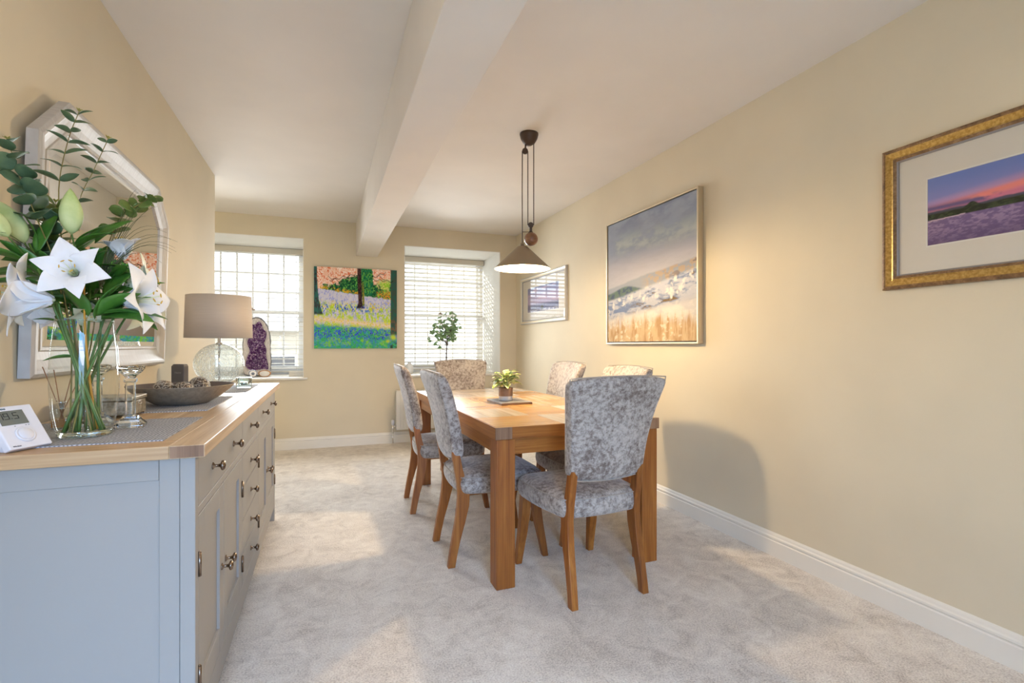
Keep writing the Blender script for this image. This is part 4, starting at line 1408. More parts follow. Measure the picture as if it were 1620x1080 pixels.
# ------------------------------------------------------------ things on the sideboard
for i, (x0, x1, y0, y1, lb) in enumerate(((-0.84, -0.40, 1.555, 2.01, 'grey woven placemat under the glass flower vase'),
                                          (-0.84, -0.425, 2.215, 2.78, 'grey woven placemat under the wide bronze bowl'),
                                          (-0.84, -0.40, 3.02, 3.56, 'grey woven placemat under the glass table lamp'))):
    o = thing('placemat', lb, 'placemat', ((x0 + x1) / 2, (y0 + y1) / 2, ZT), 0, 'woven placemats on the sideboard')
    hx_, hy_ = (x1 - x0) / 2, (y1 - y0) / 2
    MB().box(-hx_ + .004, hx_ - .004, -hy_ + .004, hy_ - .004, 0, 0.0022).build('weave', M['woven'], o)
    mb = MB()
    for s in (-1, 1):
        mb.box(min(s * hx_, s * (hx_ - .005)), max(s * hx_, s * (hx_ - .005)), -hy_, hy_, 0, 0.0028).box(-hx_ + .005, hx_ - .005, min(s * hy_, s * (hy_ - .005)), max(s * hy_, s * (hy_ - .005)), 0, 0.0028)
    mb.build('hem', M['woven'], o)
MT = ZT + 0.0028

# thermostat
th = thing('thermostat', 'white room thermostat with grey display on the near corner of the sideboard', 'thermostat', (-0.672, 1.54, ZT), math.atan2(1.598 - 1.515, -0.643 + 0.688))
# local: x along the face, +y towards the back, leaning
TW, THH, TL = 0.094, 0.118, R(55)


def tp(x, s, d=0.0):          # point on the tilted face: x across, s up the slope, d out of the face
    return (x, s * math.cos(TL) - d * math.sin(TL) - 0.012, 0.008 + s * math.sin(TL) + d * math.cos(TL))


body = MB()
f4 = [tp(-TW / 2, 0), tp(TW / 2, 0), tp(TW / 2, THH), tp(-TW / 2, THH)]
b4 = [tp(-TW / 2 - .002, -0.004, -0.022), tp(TW / 2 + .002, -0.004, -0.022), tp(TW / 2 + .002, THH + 0.003, -0.022), tp(-TW / 2 - .002, THH + 0.003, -0.022)]
b4 = [(p[0], p[1], max(0.0, p[2])) for p in b4]
body.loft([b4, f4], (True, True), False)
bev(body.build('casing', M['white_plastic'], th), 0.003, 3)
MB().add([(-TW / 2 + .01, 0.01, 0), (TW / 2 - .01, 0.01, 0), (TW / 2 - .01, 0.095, 0), (-TW / 2 + .01, 0.095, 0), (-TW / 2 + .01, 0.09, 0.085), (TW / 2 - .01, 0.09, 0.085)], [(0, 3, 2, 1), (0, 1, 5, 4), (2, 3, 4, 5), (0, 4, 3), (1, 2, 5)], False).build('stand', M['white_plastic'], th)
face_rot = Matrix(((1, 0, 0), (0, math.cos(TL), -math.sin(TL)), (0, math.sin(TL), math.cos(TL)))).to_euler()
sc_ = MB()
q = [tp(-0.037, 0.065, 0.0004), tp(0.021, 0.065, 0.0004), tp(0.021, 0.104, 0.0004), tp(-0.037, 0.104, 0.0004)]
q2 = [tp(-0.037, 0.065, 0.0012), tp(0.021, 0.065, 0.0012), tp(0.021, 0.104, 0.0012), tp(-0.037, 0.104, 0.0012)]
disp = sc_.loft([q, q2], (True, True), False).build('display', M['lcd'], th)
SEG = {'1': 'bc', '9': 'abcdfg', '5': 'acdfg'}


def digit(mb, chr_, x, s, wd, hd, t=0.0016):
    sg_ = {'a': (0, hd, wd, hd), 'g': (0, hd / 2, wd, hd / 2), 'd': (0, 0, wd, 0), 'f': (0, hd / 2, 0, hd), 'e': (0, 0, 0, hd / 2), 'b': (wd, hd / 2, wd, hd), 'c': (wd, 0, wd, hd / 2)}
    for k in SEG[chr_]:
        x0, y0, x1, y1 = sg_[k]
        a = [tp(x + x0 - t / 2, s + y0 - t / 2, 0.0012), tp(x + x1 + t / 2, s + y0 - t / 2, 0.0012), tp(x + x1 + t / 2, s + y1 + t / 2, 0.0012), tp(x + x0 - t / 2, s + y1 + t / 2, 0.0012)]
        b = [tp(x + x0 - t / 2, s + y0 - t / 2, 0.0016), tp(x + x1 + t / 2, s + y0 - t / 2, 0.0016), tp(x + x1 + t / 2, s + y1 + t / 2, 0.0016), tp(x + x0 - t / 2, s + y1 + t / 2, 0.0016)]
        mb.loft([a, b], (True, True), False)


mb = MB()
digit(mb, '1', -0.036, 0.081, 0.008, 0.016)
digit(mb, '9', -0.0235, 0.081, 0.009, 0.016)
digit(mb, '5', -0.004, 0.081, 0.009, 0.016)
a = [tp(-0.0105, 0.0805, 0.0012), tp(-0.0088, 0.0805, 0.0012), tp(-0.0088, 0.0822, 0.0012), tp(-0.0105, 0.0822, 0.0012)]
b = [tp(-0.0105, 0.0805, 0.0016), tp(-0.0088, 0.0805, 0.0016), tp(-0.0088, 0.0822, 0.0016), tp(-0.0105, 0.0822, 0.0016)]
mb.loft([a, b], (True, True), False)
mb.build('digits', M['lcd_digit'], disp)
for txt, sz, x_, s_, mt in (('SIEMENS', 0.0055, -0.022, 0.108, 'ink'), ('Wireless', 0.0048, -0.030, 0.006, 'ink_dark')):
    o = text_mesh(txt, sz, 'lettering', M[mt], th)
    o.rotation_euler = face_rot
    o.location = tp(x_, s_, 0.0004)
dl = MB().lathe([(0.021, 0), (0.021, 0.002), (0.0195, 0.0035), (0.0165, 0.0035), (0.016, 0.002), (0.0155, 0.0045), (0.0145, 0.0055), (0.0005, 0.0055)], n=40, cap=(True, False)).build('dial', M['white_plastic'], th)
dl.rotation_euler = face_rot
dl.location = tp(0.0, 0.036, 0.0)
for x_ in (-0.012, 0.012, 0.018):
    o = MB().box(-0.0012, 0.0012, -0.0007, 0.0007, 0, 0.0004).build('dial_mark', M['ink_dark'], th)
    o.rotation_euler = face_rot
    o.location = tp(x_, 0.0605, 0.0002)

# glass vase
VX, VY = -0.622, 1.706
va = thing('glass_vase', 'tall clear barrel shaped glass vase full of lily stems', 'vase', (VX, VY, MT))
vo_ = [(0.060, 0.014), (0.0655, 0.03), (0.0715, 0.07), (0.0755, 0.13), (0.0755, 0.18), (0.0725, 0.235), (0.067, 0.285), (0.0635, 0.315), (0.0632, 0.318)]
MB().lathe(vo_, n=56).build('wall', M['vase'], va)
MB().lathe([(0.0605, 0.317), (0.0632, 0.319), (0.0642, 0.317), (0.0632, 0.3145), (0.0605, 0.317)], n=56).build('rim', M['vase'], va)
MB().lathe([(0.0005, 0.0), (0.054, 0.0), (0.0585, 0.004), (0.0605, 0.012), (0.059, 0.017), (0.045, 0.0125), (0.0005, 0.011)], n=56).build('base', M['thickglass'], va)

# ---- flowers
DIR_R = Vector((math.cos(YAW), -math.sin(YAW), 0))
DIR_F = Vector((math.sin(YAW), math.cos(YAW), 0))


def at(px, py, Z):
    """the point seen at photograph pixel px,py at depth Z metres"""
    return Vector((0, 0, CAM_Z)) + DIR_F * Z + DIR_R * ((px - 810) / 790 * Z) + Vector((0, 0, (546 - py) / 790 * Z))


def petal_me(L, W, flare, name, material, wave=0.0):
    nu, nv = 9, 6
    vs = []
    for i in range(nu + 1):
        u = i / nu
        # trumpet: starts along the axis (+z) then curls outward (+x)
        r_ = 0.006 + L * (0.28 * u ** 1.2 + flare * u ** 3)
        z = L * (0.88 * u - 0.52 * flare * u ** 4)
        w_ = W / 2 * (0.22 + 1.05 * math.sin(PI * min(1, u ** 1.15 * 0.97)) ** 0.85) if u < 1 else W * 0.03
        w_ *= 1 if u < 0.75 else (1 - ((u - .75) / .25) ** 2 * 0.85)
        for j in range(nv + 1):
            s = -1 + 2 * j / nv
            bend = 0.30 * (1 - 0.55 * u)
            vs.append((r_ - abs(s) ** 2 * w_ * bend + 0.0015 * (1 - abs(s)) * 0, s * w_, z + abs(s) ** 2 * w_ * 0.10 + wave * math.sin(u * 11 + s * 2) * abs(s) * 0.004))
    n = nv + 1
    fs = [(i * n + j, i * n + j + 1, (i + 1) * n + j + 1, (i + 1) * n + j) for i in range(nu) for j in range(nv)]
    o = MB().add(vs, fs, True).build(name, material)
    md = o.modifiers.new('s', 'SOLIDIFY'); md.thickness = 0.0009; md.offset = 0
    m2 = o.modifiers.new('s2', 'SUBSURF'); m2.levels = 1; m2.render_levels = 1
    bpy.context.view_layer.update()
    me = bpy.data.meshes.new_from_object(o.evaluated_get(bpy.context.evaluated_depsgraph_get()))
    bpy.data.objects.remove(o)
    return me


PET = {k: petal_me(0.115, 0.070, f, 'petal', M[mm], 1.0) for k, f, mm in (('open', 0.62, 'petal'), ('mid', 0.42, 'petal'), ('cream', 0.5, 'petal_y'))}
PETN = {k: petal_me(0.112, 0.054, f, 'petal', M[mm], 1.0) for k, f, mm in (('open', 0.58, 'petal'), ('mid', 0.36, 'petal'), ('cream', 0.45, 'petal_y'))}
lily_leaf = leaf_mesh(0.12, 0.030, 0.7, 0.28, 10, 0.85, 'leaf', M['leaf'])
lily_leaf_w = leaf_mesh(0.10, 0.040, 0.6, 0.25, 10, 0.8, 'leaf', M['leaf'])


def bez(p0, p1, p2, n=10):
    return [p0 * (1 - t) ** 2 + p1 * 2 * t * (1 - t) + p2 * t * t for t in [i / n for i in range(n + 1)]]


def track(o, loc, direction, roll=0.0, scale=1.0, fwd='Z'):
    q = Vector(direction).to_track_quat(fwd, 'X' if fwd == 'Z' else 'Z')
    mrot = q.to_matrix().to_4x4()
    mrot = mrot @ Matrix.Rotation(roll, 4, fwd)
    sc4 = Matrix.Diagonal((scale, scale, scale, 1))
    M4 = Matrix.Translation(loc) @ mrot @ sc4
    o.matrix_basis = M4


def lily_stem(label, foot, bend, tip, flowers, leaves, material='stemg', r=0.0038, group='lily stems in the glass vase'):
    t = thing('lily_stem', label, 'flower', tuple(foot), 0, group)
    f0 = Vector(foot)
    pts = bez(Vector((0, 0, 0)), Vector(bend) - f0, Vector(tip) - f0, 14)
    MB().tube(pts, [r * (1.15 - 0.4 * i / 14) for i in range(15)], 8).build('stem', M[material], t)
    for (pos, dr_, kind, s_, roll) in flowers:
        p = Vector(pos) - f0
        d = Vector(dr_).normalized()
        # pedicel
        e = p
        k = min(range(len(pts)), key=lambda i: (pts[i] - (p - d * 0.06)).length)
        MB().tube(bez(pts[k], (pts[k] + e) / 2 - Vector((0, 0, 0.008)), e + d * 0.006, 6), 0.0022, 6).build('pedicel', M['stemg'], t)
        if kind == 'bud':
            L = 0.105 * s_
            pr2 = []
            for i in range(12):
                u = i / 11
                pr2.append((max(0.0006, 0.0185 * s_ * math.sin(PI * u ** 0.8) ** 0.8 * (1 + .12 * math.cos(0))), L * u))
            rings = []
            for r_, z in pr2:
                rings.append([(r_ * (1 + 0.13 * math.cos(3 * a)) * math.cos(a), r_ * (1 + 0.13 * math.cos(3 * a)) * math.sin(a), z) for a in [2 * PI * j / 24 for j in range(24)]])
            o = MB().loft(rings, (True, True), True).build('bud', M['bud'], t)
            track(o, p, d, roll)
            continue
        mm = M['petal_y'] if kind == 'cream' else M['petal']
        throat = MB().lathe([(0.003, -0.004), (0.006, 0.004), (0.009, 0.02), (0.013, 0.034)], n=18, cap=(True, False)).build('flower', [M['stamen']], t)
        track(throat, p, d, roll, s_)
        for i in range(6):
            me = (PET if i % 2 == 0 else PETN)[kind]
            inst('petal', me, throat, (0, 0, 0), (0, 0, R(60 * i)), (1, 1, 1))
        mb = MB()
        for i in range(6):
            a = R(60 * i + 20)
            mb.tube([(0.002 * math.cos(a), 0.002 * math.sin(a), 0.02), (0.010 * math.cos(a), 0.010 * math.sin(a), 0.06), (0.019 * math.cos(a), 0.019 * math.sin(a), 0.088)], 0.0008, 5)
        mb.tube([(0, 0, 0.02), (0.003, 0, 0.095)], 0.0012, 6)
        mb.build('stamen', M['stamen'], throat)
        mb = MB()
        for i in range(6):
            a = R(60 * i + 20)
            c = Vector((0.019 * math.cos(a), 0.019 * math.sin(a), 0.089))
            tn = Vector((-math.sin(a), math.cos(a), 0.2)) * 0.006
            mb.tube([c - tn, c - tn * .4, c + tn * .4, c + tn], [0.0006, 0.0019, 0.0019, 0.0006], 6)
        mb.build('anther', M['anther'], throat)
    for (pos, dr_, s_, roll) in leaves:
        o = bpy.data.objects.new('leaf', lily_leaf if s_ < 1.2 else lily_leaf_w)
        C.objects.link(o)
        o.parent = t
        track(o, Vector(pos) - f0, dr_, roll, s_, 'X')
    return t


def cd(r_, u_, f_):        # direction given as right, up, forward seen from the camera
    return tuple(DIR_R * r_ + Vector((0, 0, u_)) + DIR_F * f_)


BZ = MT + 0.0135
ZV = 1.375


def foot(dx, dy):
    return Vector((VX + dx, VY + dy, BZ))


random.seed(5)


def leaves_along(px0, py0, px1, py1, Z, n, s=1.0, seed=0):
    rnd = random.Random(seed)
    out = []
    for i in range(n):
        k = (i + .5) / n
        p = at(px0 + (px1 - px0) * k, py0 + (py1 - py0) * k, Z + rnd.uniform(-.015, .015))
        side = 1 if i % 2 else -1
        out.append((p, cd(side * rnd.uniform(.5, 1.0), rnd.uniform(0.15, 1.0), rnd.uniform(-.6, .6)), s * rnd.uniform(.75, 1.05), rnd.uniform(-1.2, 1.2)))
    return out


# central open lily facing the camera
lily_stem('tall lily stem with the wide open white lily at the front of the bouquet', foot(0.02, 0.02), at(132, 560, 1.40), at(133, 445, 1.36),
          [(at(122, 436, 1.34), cd(0.42, 0.22, -0.9), 'open', .83, 0.3)],
          [(at(120, 388, 1.42), cd(0.75, 0.75, -.1), 1.25, 0.6)] + leaves_along(128, 505, 133, 455, 1.45, 5, .8, 1), material='stemo', r=0.003)
# left lily facing left
lily_stem('lily stem leaning left with a white trumpet flower at the photo edge', foot(0.042, -0.012), at(112, 560, 1.36), at(92, 478, 1.33),
          [(at(84, 474, 1.31), cd(-0.85, 0.12, -0.50), 'open', 1.08, 0.2)],
          leaves_along(150, 640, 95, 490, 1.36, 1, .6, 2) + [(at(70, 440, 1.36), cd(-1, .35, -.1), 1.15, .4), (at(55, 425, 1.37), cd(-1, .3, .2), 1.1, -.3), (at(80, 408, 1.38), cd(-1, .15, .1), 1.25, .8), (at(60, 400, 1.38), cd(-.1, 1, .1), 1.2, 1.4)])
# left pale buds
lily_stem('lily stem with two pale green closed buds at the upper left', foot(0.03, 0.028), at(118, 540, 1.38), at(46, 385, 1.36),
          [(at(40, 385, 1.36), cd(-0.45, 0.9, -.1), 'bud', 1.18, 0), (at(14, 375, 1.27), cd(-0.55, 0.9, -.3), 'bud', 1.0, 0.5)],
          [(at(58, 400, 1.37), cd(0.15, 1, .1), 1.15, 1.2), (at(90, 450, 1.45), cd(-0.9, .4, .2), 1.1, .3), (at(100, 470, 1.45), cd(-0.6, .8, .3), 1.0, .3)])
# central upright bud
lily_stem('lily stem with one upright pale green bud above the open lily', foot(0.0, 0.035), at(140, 560, 1.42), at(124, 395, 1.44),
          [(at(113, 371, 1.40), cd(0.02, 1, -.05), 'bud', 1.22, 0.4)],
          [(at(122, 392, 1.42), cd(0.9, 0.65, -.1), 1.25, 0.2), (at(120, 400, 1.46), cd(.4, .9, .3), 1.2, -.5), (at(150, 385, 1.46), cd(.6, .8, .1), 1.2, .9)] + leaves_along(135, 500, 122, 410, 1.44, 8, .9, 3))
# right lilies
lily_stem('lily stem leaning right with a white flower facing right beside the mirror edge', foot(-0.042, -0.015), at(150, 560, 1.40), at(192, 478, 1.42),
          [(at(194, 478, 1.42), cd(1.0, 0.15, 0.12), 'open', 1.05, 0.6)],
          [(at(165, 500, 1.40), cd(1, .15, -.2), 1.5, .5), (at(160, 505, 1.41), cd(.9, .3, .1), 1.4, -.4), (at(150, 505, 1.38), cd(.3, .9, -.1), 1.1, .6), (at(168, 490, 1.42), cd(.9, .6, .1), 1.3, .2)])
lily_stem('lily stem with a cream lily at the right behind the white one', foot(-0.028, 0.03), at(158, 540, 1.46), at(205, 450, 1.52),
          [(at(198, 452, 1.52), cd(0.9, 0.35, 0.55), 'cream', .95, 0.0)],
          leaves_along(165, 520, 205, 440, 1.50, 5, 1.0, 4))
lily_stem('lily stem with a drooping cream lily seen side-on above the vase rim', foot(-0.046, 0.005), at(160, 560, 1.46), at(214, 478, 1.50),
          [(at(207, 478, 1.50), cd(0.85, -0.45, 0.0), 'cream', 0.85, 0.4)],
          [(at(178, 495, 1.46), cd(1, -.05, -.1), 1.5, .1), (at(160, 500, 1.47), cd(.2, .9, .1), 1.2, 1.)])
lily_stem('lily stem with a half open white lily low at the left behind the vase rim', foot(0.036, 0.02), at(115, 560, 1.50), at(88, 500, 1.52),
          [(at(92, 500, 1.53), cd(-0.75, 0.1, 0.2), 'mid', .62, 0.3), ],
          leaves_along(110, 520, 95, 470, 1.48, 5, 0.95, 6))
lily_stem('lily stem with a small white lily at the upper right of the central bud', foot(-0.01, -0.01), at(140, 540, 1.42), at(146, 430, 1.46),
          [(at(196, 410, 1.50), cd(-0.1, 1.0, -.2), 'mid', .72, .3), (at(140, 478, 1.42), cd(.35, -.8, -.25), 'cream', .62, .9)],
          leaves_along(140, 500, 150, 400, 1.46, 12, 1.0, 7))
# foliage stems to fill the middle
for k, (px1, py1, z1, sd) in enumerate(((110, 440, 1.46, 8), (170, 430, 1.48, 9))):
    lily_stem(('leafy green filler stem in the middle left of the bouquet', 'leafy green filler stem in the middle right of the bouquet', 'leafy green filler stem low at the left of the bouquet')[k],
              foot((-0.02, 0.02, -0.035)[k], (0.0, 0.035, -0.02)[k]), at((125, 150, 110)[k], 560, 1.42), at(px1, py1, z1), [],
              leaves_along((125, 150, 108)[k], 500, px1, py1, z1, 11, 1.0, sd), group='leafy filler stems in the glass vase')

lily_stem('leafy stem of broad dark leaves fanning out at the far left of the bouquet', foot(0.02, -0.01), at(120, 560, 1.38), at(60, 425, 1.33), [],
          [(at(48, 418, 1.32), cd(-0.9, .5, -.3), 1.5, .3), (at(52, 430, 1.32), cd(-1, .1, -.4), 1.4, -.4), (at(70, 440, 1.34), cd(-.5, .9, -.2), 1.3, .9), (at(72, 452, 1.33), cd(-1, .3, -.5), 1.25, .2), (at(95, 470, 1.46), cd(-.3, 1, .2), 1.2, 1.2)], group='leafy filler stems in the glass vase')
lily_stem('leafy stem of broad dark leaves just above the right of the vase rim', foot(-0.03, 0.01), at(148, 540, 1.42), at(178, 470, 1.46), [],
          [(at(158, 498, 1.39), cd(.95, .25, .4), 1.6, .2), (at(150, 500, 1.38), cd(.6, .6, .2), 1.35, -.6), (at(140, 500, 1.38), cd(-.2, .8, -.3), 1.2, .5), (at(165, 470, 1.46), cd(.5, 1, .2), 1.3, 1.), (at(172, 455, 1.48), cd(.1, 1, .1), 1.2, .3), (at(150, 430, 1.5), cd(.4, .9, .1), 1.25, 1.3)], group='leafy filler stems in the glass vase')
# eucalyptus
euc_round = leaf_mesh(0.050, 0.045, 0.5, 0.12, 8, 1, 'leaf', M['euc'], round_=True)
euc_round_y = leaf_mesh(0.048, 0.042, 0.5, 0.12, 8, 1, 'leaf', M['euc_y'], round_=True)
euc_long = leaf_mesh(0.052, 0.019, 0.7, 0.2, 8, 0.8, 'leaf', M['euc'])
euc_long_y = leaf_mesh(0.042, 0.019, 0.7, 0.2, 8, 0.8, 'leaf', M['euc_y'])
tip_me = leaf_mesh(0.014, 0.006, 0.5, 0.2, 5, 0.8, 'young_leaf', M['tip'])


def eucalyptus(label, ft, pts_px, lf, lstart, n, s0, s1, seed):
    rnd = random.Random(seed)
    t = thing('eucalyptus_stem', label, 'foliage', tuple(ft), 0, 'eucalyptus stems in the glass vase')
    P = [Vector((0, 0, 0))] + [at(*p) - ft for p in pts_px]
    # catmull-rom through points
    pts = []
    for i in range(len(P) - 1):
        p0, p1, p2, p3 = P[max(i - 1, 0)], P[i], P[i + 1], P[min(i + 2, len(P) - 1)]
        for k in range(6):
            u = k / 6
            pts.append(0.5 * ((2 * p1) + (-p0 + p2) * u + (2 * p0 - 5 * p1 + 4 * p2 - p3) * u * u + (-p0 + 3 * p1 - 3 * p2 + p3) * u ** 3))
    pts.append(P[-1])
    MB().tube(pts, [0.0024 - 0.0014 * i / len(pts) for i in range(len(pts))], 7).build('stem', M['stemb'], t)
    L = len(pts) - 1
    i0 = int(L * lstart)
    for k in range(n):
        f = i0 + (L - i0 - 1) * k / max(1, n - 1)
        i = int(f)
        p = pts[i].lerp(pts[min(i + 1, L)], f - i)
        d = (pts[min(i + 1, L)] - pts[max(i - 1, 0)]).normalized()
        s = s0 + (s1 - s0) * k / max(1, n - 1)
        az = rnd.uniform(-.5, .5) + (PI / 2 if k % 2 else 0)
        for q in (0, PI):
            a = az + q
            side = (DIR_R * math.cos(a) + DIR_F * math.sin(a))
            dirv = side + d * 0.45 + Vector((0, 0, rnd.uniform(-.1, .3)))
            o = bpy.data.objects.new('leaf', lf)
            C.objects.link(o)
            o.parent = t
            track(o, p, dirv, rnd.uniform(-1.1, 1.1), s * rnd.uniform(.9, 1.1), 'X')
    d = (pts[-1] - pts[-2]).normalized()
    for q in range(5):
        a = q * 2 * PI / 5
        o = bpy.data.objects.new('young_leaf', tip_me)
        C.objects.link(o)
        o.parent = t
        track(o, pts[-1], d + (DIR_R * math.cos(a) + DIR_F * math.sin(a)) * 0.6, 0, 1.0, 'X')
    return t


eucalyptus('eucalyptus stem with large round blue green leaves at the far left', foot(0.025, -0.03), [(118, 560, 1.40), (95, 440, 1.42), (52, 330, 1.34), (28, 270, 1.31), (13, 222, 1.29)], euc_round, .58, 9, 1.25, .9, 1)
eucalyptus('tallest eucalyptus stem, slim leaves, reaching the top of the mirror', foot(-0.01, 0.03), [(125, 560, 1.44), (100, 400, 1.48), (93, 300, 1.50), (107, 225, 1.50), (125, 177, 1.50)], euc_long, .66, 7, 1.25, .9, 2)
eucalyptus('eucalyptus stem in the dense dark leafy middle behind the buds', foot(0.01, 0.01), [(120, 540, 1.42), (100, 420, 1.46), (92, 370, 1.46), (88, 320, 1.45)], euc_round_y, .55, 10, 1.15, 1.0, 3)
eucalyptus('eucalyptus stem with narrow pointed leaves slanting up to the right', foot(0.02, 0.0), [(132, 540, 1.44), (108, 420, 1.50), (125, 320, 1.56), (148, 270, 1.58), (171, 220, 1.58)], euc_long, .60, 7, 1.2, .85, 4)
eucalyptus('eucalyptus stem with small round olive leaves at the right', foot(-0.015, -0.035), [(145, 540, 1.46), (162, 420, 1.50), (188, 350, 1.52), (222, 322, 1.52), (240, 312, 1.52)], euc_round_y, .56, 8, .95, .75, 5)
eucalyptus('short eucalyptus stem with round leaves low behind the left lily', foot(-0.03, -0.01), [(112, 540, 1.44), (88, 430, 1.44), (72, 385, 1.43), (68, 340, 1.42)], euc_round, .5, 9, 1.2, 1.0, 6)

# grass sprays
for k, (g_, lb, ZG) in enumerate((([(200, 330), (226, 300)], 'thin dark grass spray rising right across the mirror', 1.56), ([(200, 355), (262, 372)], 'arching dark grass spray reaching right past the mirror edge', 1.56), ([(30, 395), (4, 385)], 'thin grass blades arching left out of the photo', 1.24))):
    t = thing('grass_spray', lb, 'foliage', tuple(foot(-0.02 + 0.02 * k, 0.01)), 0, 'grass sprays in the glass vase')
    f0 = Vector(t.location)
    rnd = random.Random(40 + k)
    neck = at(138 + (6 if k < 2 else -14), 480, 1.44) - f0
    MB().tube(bez(Vector((0, 0, 0)), at(136, 560, 1.42) - f0, neck, 8), 0.0016, 6).build('stem', M['stemg'], t)
    for i in range(8):
        dx, dy = rnd.uniform(-12, 25), rnd.uniform(-30, 40)
        sgn = 1 if k < 2 else -.5
        a2 = at(g_[0][0] + dx * .4, g_[0][1] + dy * .6 - 12, (1.44 + ZG) / 2)
        a3 = at(g_[1][0] + dx * sgn, g_[1][1] + dy + 10, ZG)
        MB().tube(bez(neck, a2 - f0, a3 - f0, 10), [0.0013 - 0.0010 * q / 10 for q in range(11)], 5).build('blade', M['grass'], t)

# ---- reed diffuser
rdf = thing('reed_diffuser', 'small glass reed diffuser behind the flower vase', 'diffuser', (-0.745, 1.885, MT))
MB().loft([[(x, y, z) for x, y in rrect(0.044, 0.044, 0.006)] for z in (0.0, 0.055)] + [[(x, y, 0.06) for x, y in rrect(0.03, 0.03, 0.012)]], (True, False), False).build('bottle', M['vase'], rdf)
MB().lathe([(0.009, 0.058), (0.009, 0.075), (0.011, 0.076), (0.011, 0.08), (0.0075, 0.08)], n=20).build('neck', M['chrome'], rdf)
MB().loft([[(x, y, z) for x, y in rrect(0.038, 0.038, 0.005)] for z in (0.004, 0.03)], (True, True), False).build('oil', M['scent'], rdf)
for i, (a, b) in enumerate(((-0.045, 0.0), (-0.022, 0.01), (0.03, -0.01), (0.042, 0.012))):
    MB().tube([(-a * .25, -b * .25, 0.01), (a, b, 0.185 - 0.01 * i)], 0.0014, 6).build('reed', M['reed'], rdf)

# ---- crystal candlesticks
def candlestick(x, y, lb):
    t = thing('candlestick', lb, 'candlestick', (x, y, MT if y < 2.0 else ZT), R(8), 'crystal candlesticks behind the vase')
    z = 0
    MB().loft([[(a, b, zz) for a, b in rrect(w_, w_, 0.002, 1)] for w_, zz in ((0.074, 0), (0.074, 0.008), (0.050, 0.022), (0.046, 0.026))], (True, True), False).build('base', M['crystal'], t)
    MB().loft([[(a, b, zz) for a, b in rrect(w_, w_, 0.003, 1)] for w_, zz in ((0.038, 0.027), (0.038, 0.033), (0.024, 0.037), (0.024, 0.135), (0.032, 0.140), (0.032, 0.147))], (True, True), False).build('column', M['crystal'], t)
    MB().lathe([(0.0005, 0.148), (0.012, 0.148), (0.016, 0.155), (0.030, 0.168), (0.037, 0.178), (0.037, 0.186), (0.030, 0.188), (0.014, 0.18), (0.0005, 0.178)], n=12, smooth=False).build('cup', M['crystal'], t)
    return t


candlestick(-0.56, 1.845, 'glass square column candlestick just right of the vase')
candlestick(-0.675, 1.935, 'glass square column candlestick seen through the vase')

# ---- trinket box
tbx = thing('trinket_box', 'tarnished silver trinket box with small feet behind the candlestick', 'box', (-0.715, 2.165, ZT))
bev(MB().box(-0.085, 0.085, -0.07, 0.07, 0.008, 0.056).build('body', M['boxsilver'], tbx), 0.003)
bev(MB().box(-0.088, 0.088, -0.073, 0.073, 0.058, 0.072).build('lid', M['boxsilver'], tbx), 0.003)
for sx in (-1, 1):
    for sy in (-1, 1):
        MB().lathe([(0.0005, 0), (0.005, 0.001), (0.006, 0.009), (0.0005, 0.01)], (sx * 0.076, sy * 0.062, 0), 10).build('foot', M['pewter'], tbx)
mb = MB()
for s in (-1, 1):
    mb.tube([(0.0865, s * 0.0085 + 0.0075 * math.cos(a), 0.044 + 0.0075 * math.sin(a)) for a in [2 * PI * j / 14 for j in range(15)]], 0.0018, 6)
mb.build('clasp', M['chrome'], tbx)

# ---- bowl with balls
BX, BY = -0.575, 2.505
bw = thing('bowl', 'wide shallow bronze bowl holding three textured balls', 'bowl', (BX, BY, ZT + 0.0026))
mb = MB()
mb.cur = 0
mb.lathe([(0.0005, 0), (0.088, 0), (0.098, 0.002), (0.138, 0.026), (0.178, 0.057), (0.197, 0.078), (0.1985, 0.0805)], n=64)
mb.cur = 1
mb.lathe([(0.1985, 0.0805), (0.194, 0.0795), (0.172, 0.058), (0.132, 0.030), (0.094, 0.009), (0.0005, 0.006)], n=64)
mb.build('shell', [M['bowl'], M['bowl_in']], bw)
rnd = random.Random(3)
for i, (px, py, Z, r_, lb) in enumerate(((259, 612, 2.03, 0.036, 'left of three dark carved balls in the bronze bowl'), (290, 613, 2.07, 0.037, 'middle of three pale woven balls in the bronze bowl'), (315, 608, 2.22, 0.043, 'right and largest of three patterned balls in the bronze bowl'))):
    p = at(px, py, Z)
    dx, dy = p.x - BX, p.y - BY
    rad = math.hypot(dx, dy)
    zf = ZT + 0.0026 + (0.008 if rad < 0.094 else 0.009 + (rad - 0.094) * 0.55)
    b = thing('decorative_ball', lb, 'ornament', (p.x, p.y, zf + r_ * 1.06 + 0.012), 0, 'decorative balls in the bronze bowl')
    MB().sphere((0, 0, 0), r_, 28, 18).build('core', M['ball'], b)
    mb = MB()
    for k in range(26):
        ax = Vector((rnd.gauss(0, 1), rnd.gauss(0, 1), rnd.gauss(0, 1))).normalized()
        a = ax.orthogonal().normalized(); c = ax.cross(a)
        off = rnd.uniform(-.6, .6)
        rr = r_ * math.sqrt(1 - off * off) * 1.02
        st, ln = rnd.uniform(0, 6), rnd.uniform(1.5, 4)
        mb.tube([tuple(ax * off * r_ * 1.02 + a * rr * math.cos(st + ln * j / 12) + c * rr * math.sin(st + ln * j / 12)) for j in range(13)], 0.0013, 5)
    mb.build('strand', M['ball_strand'], b, kind='stuff')

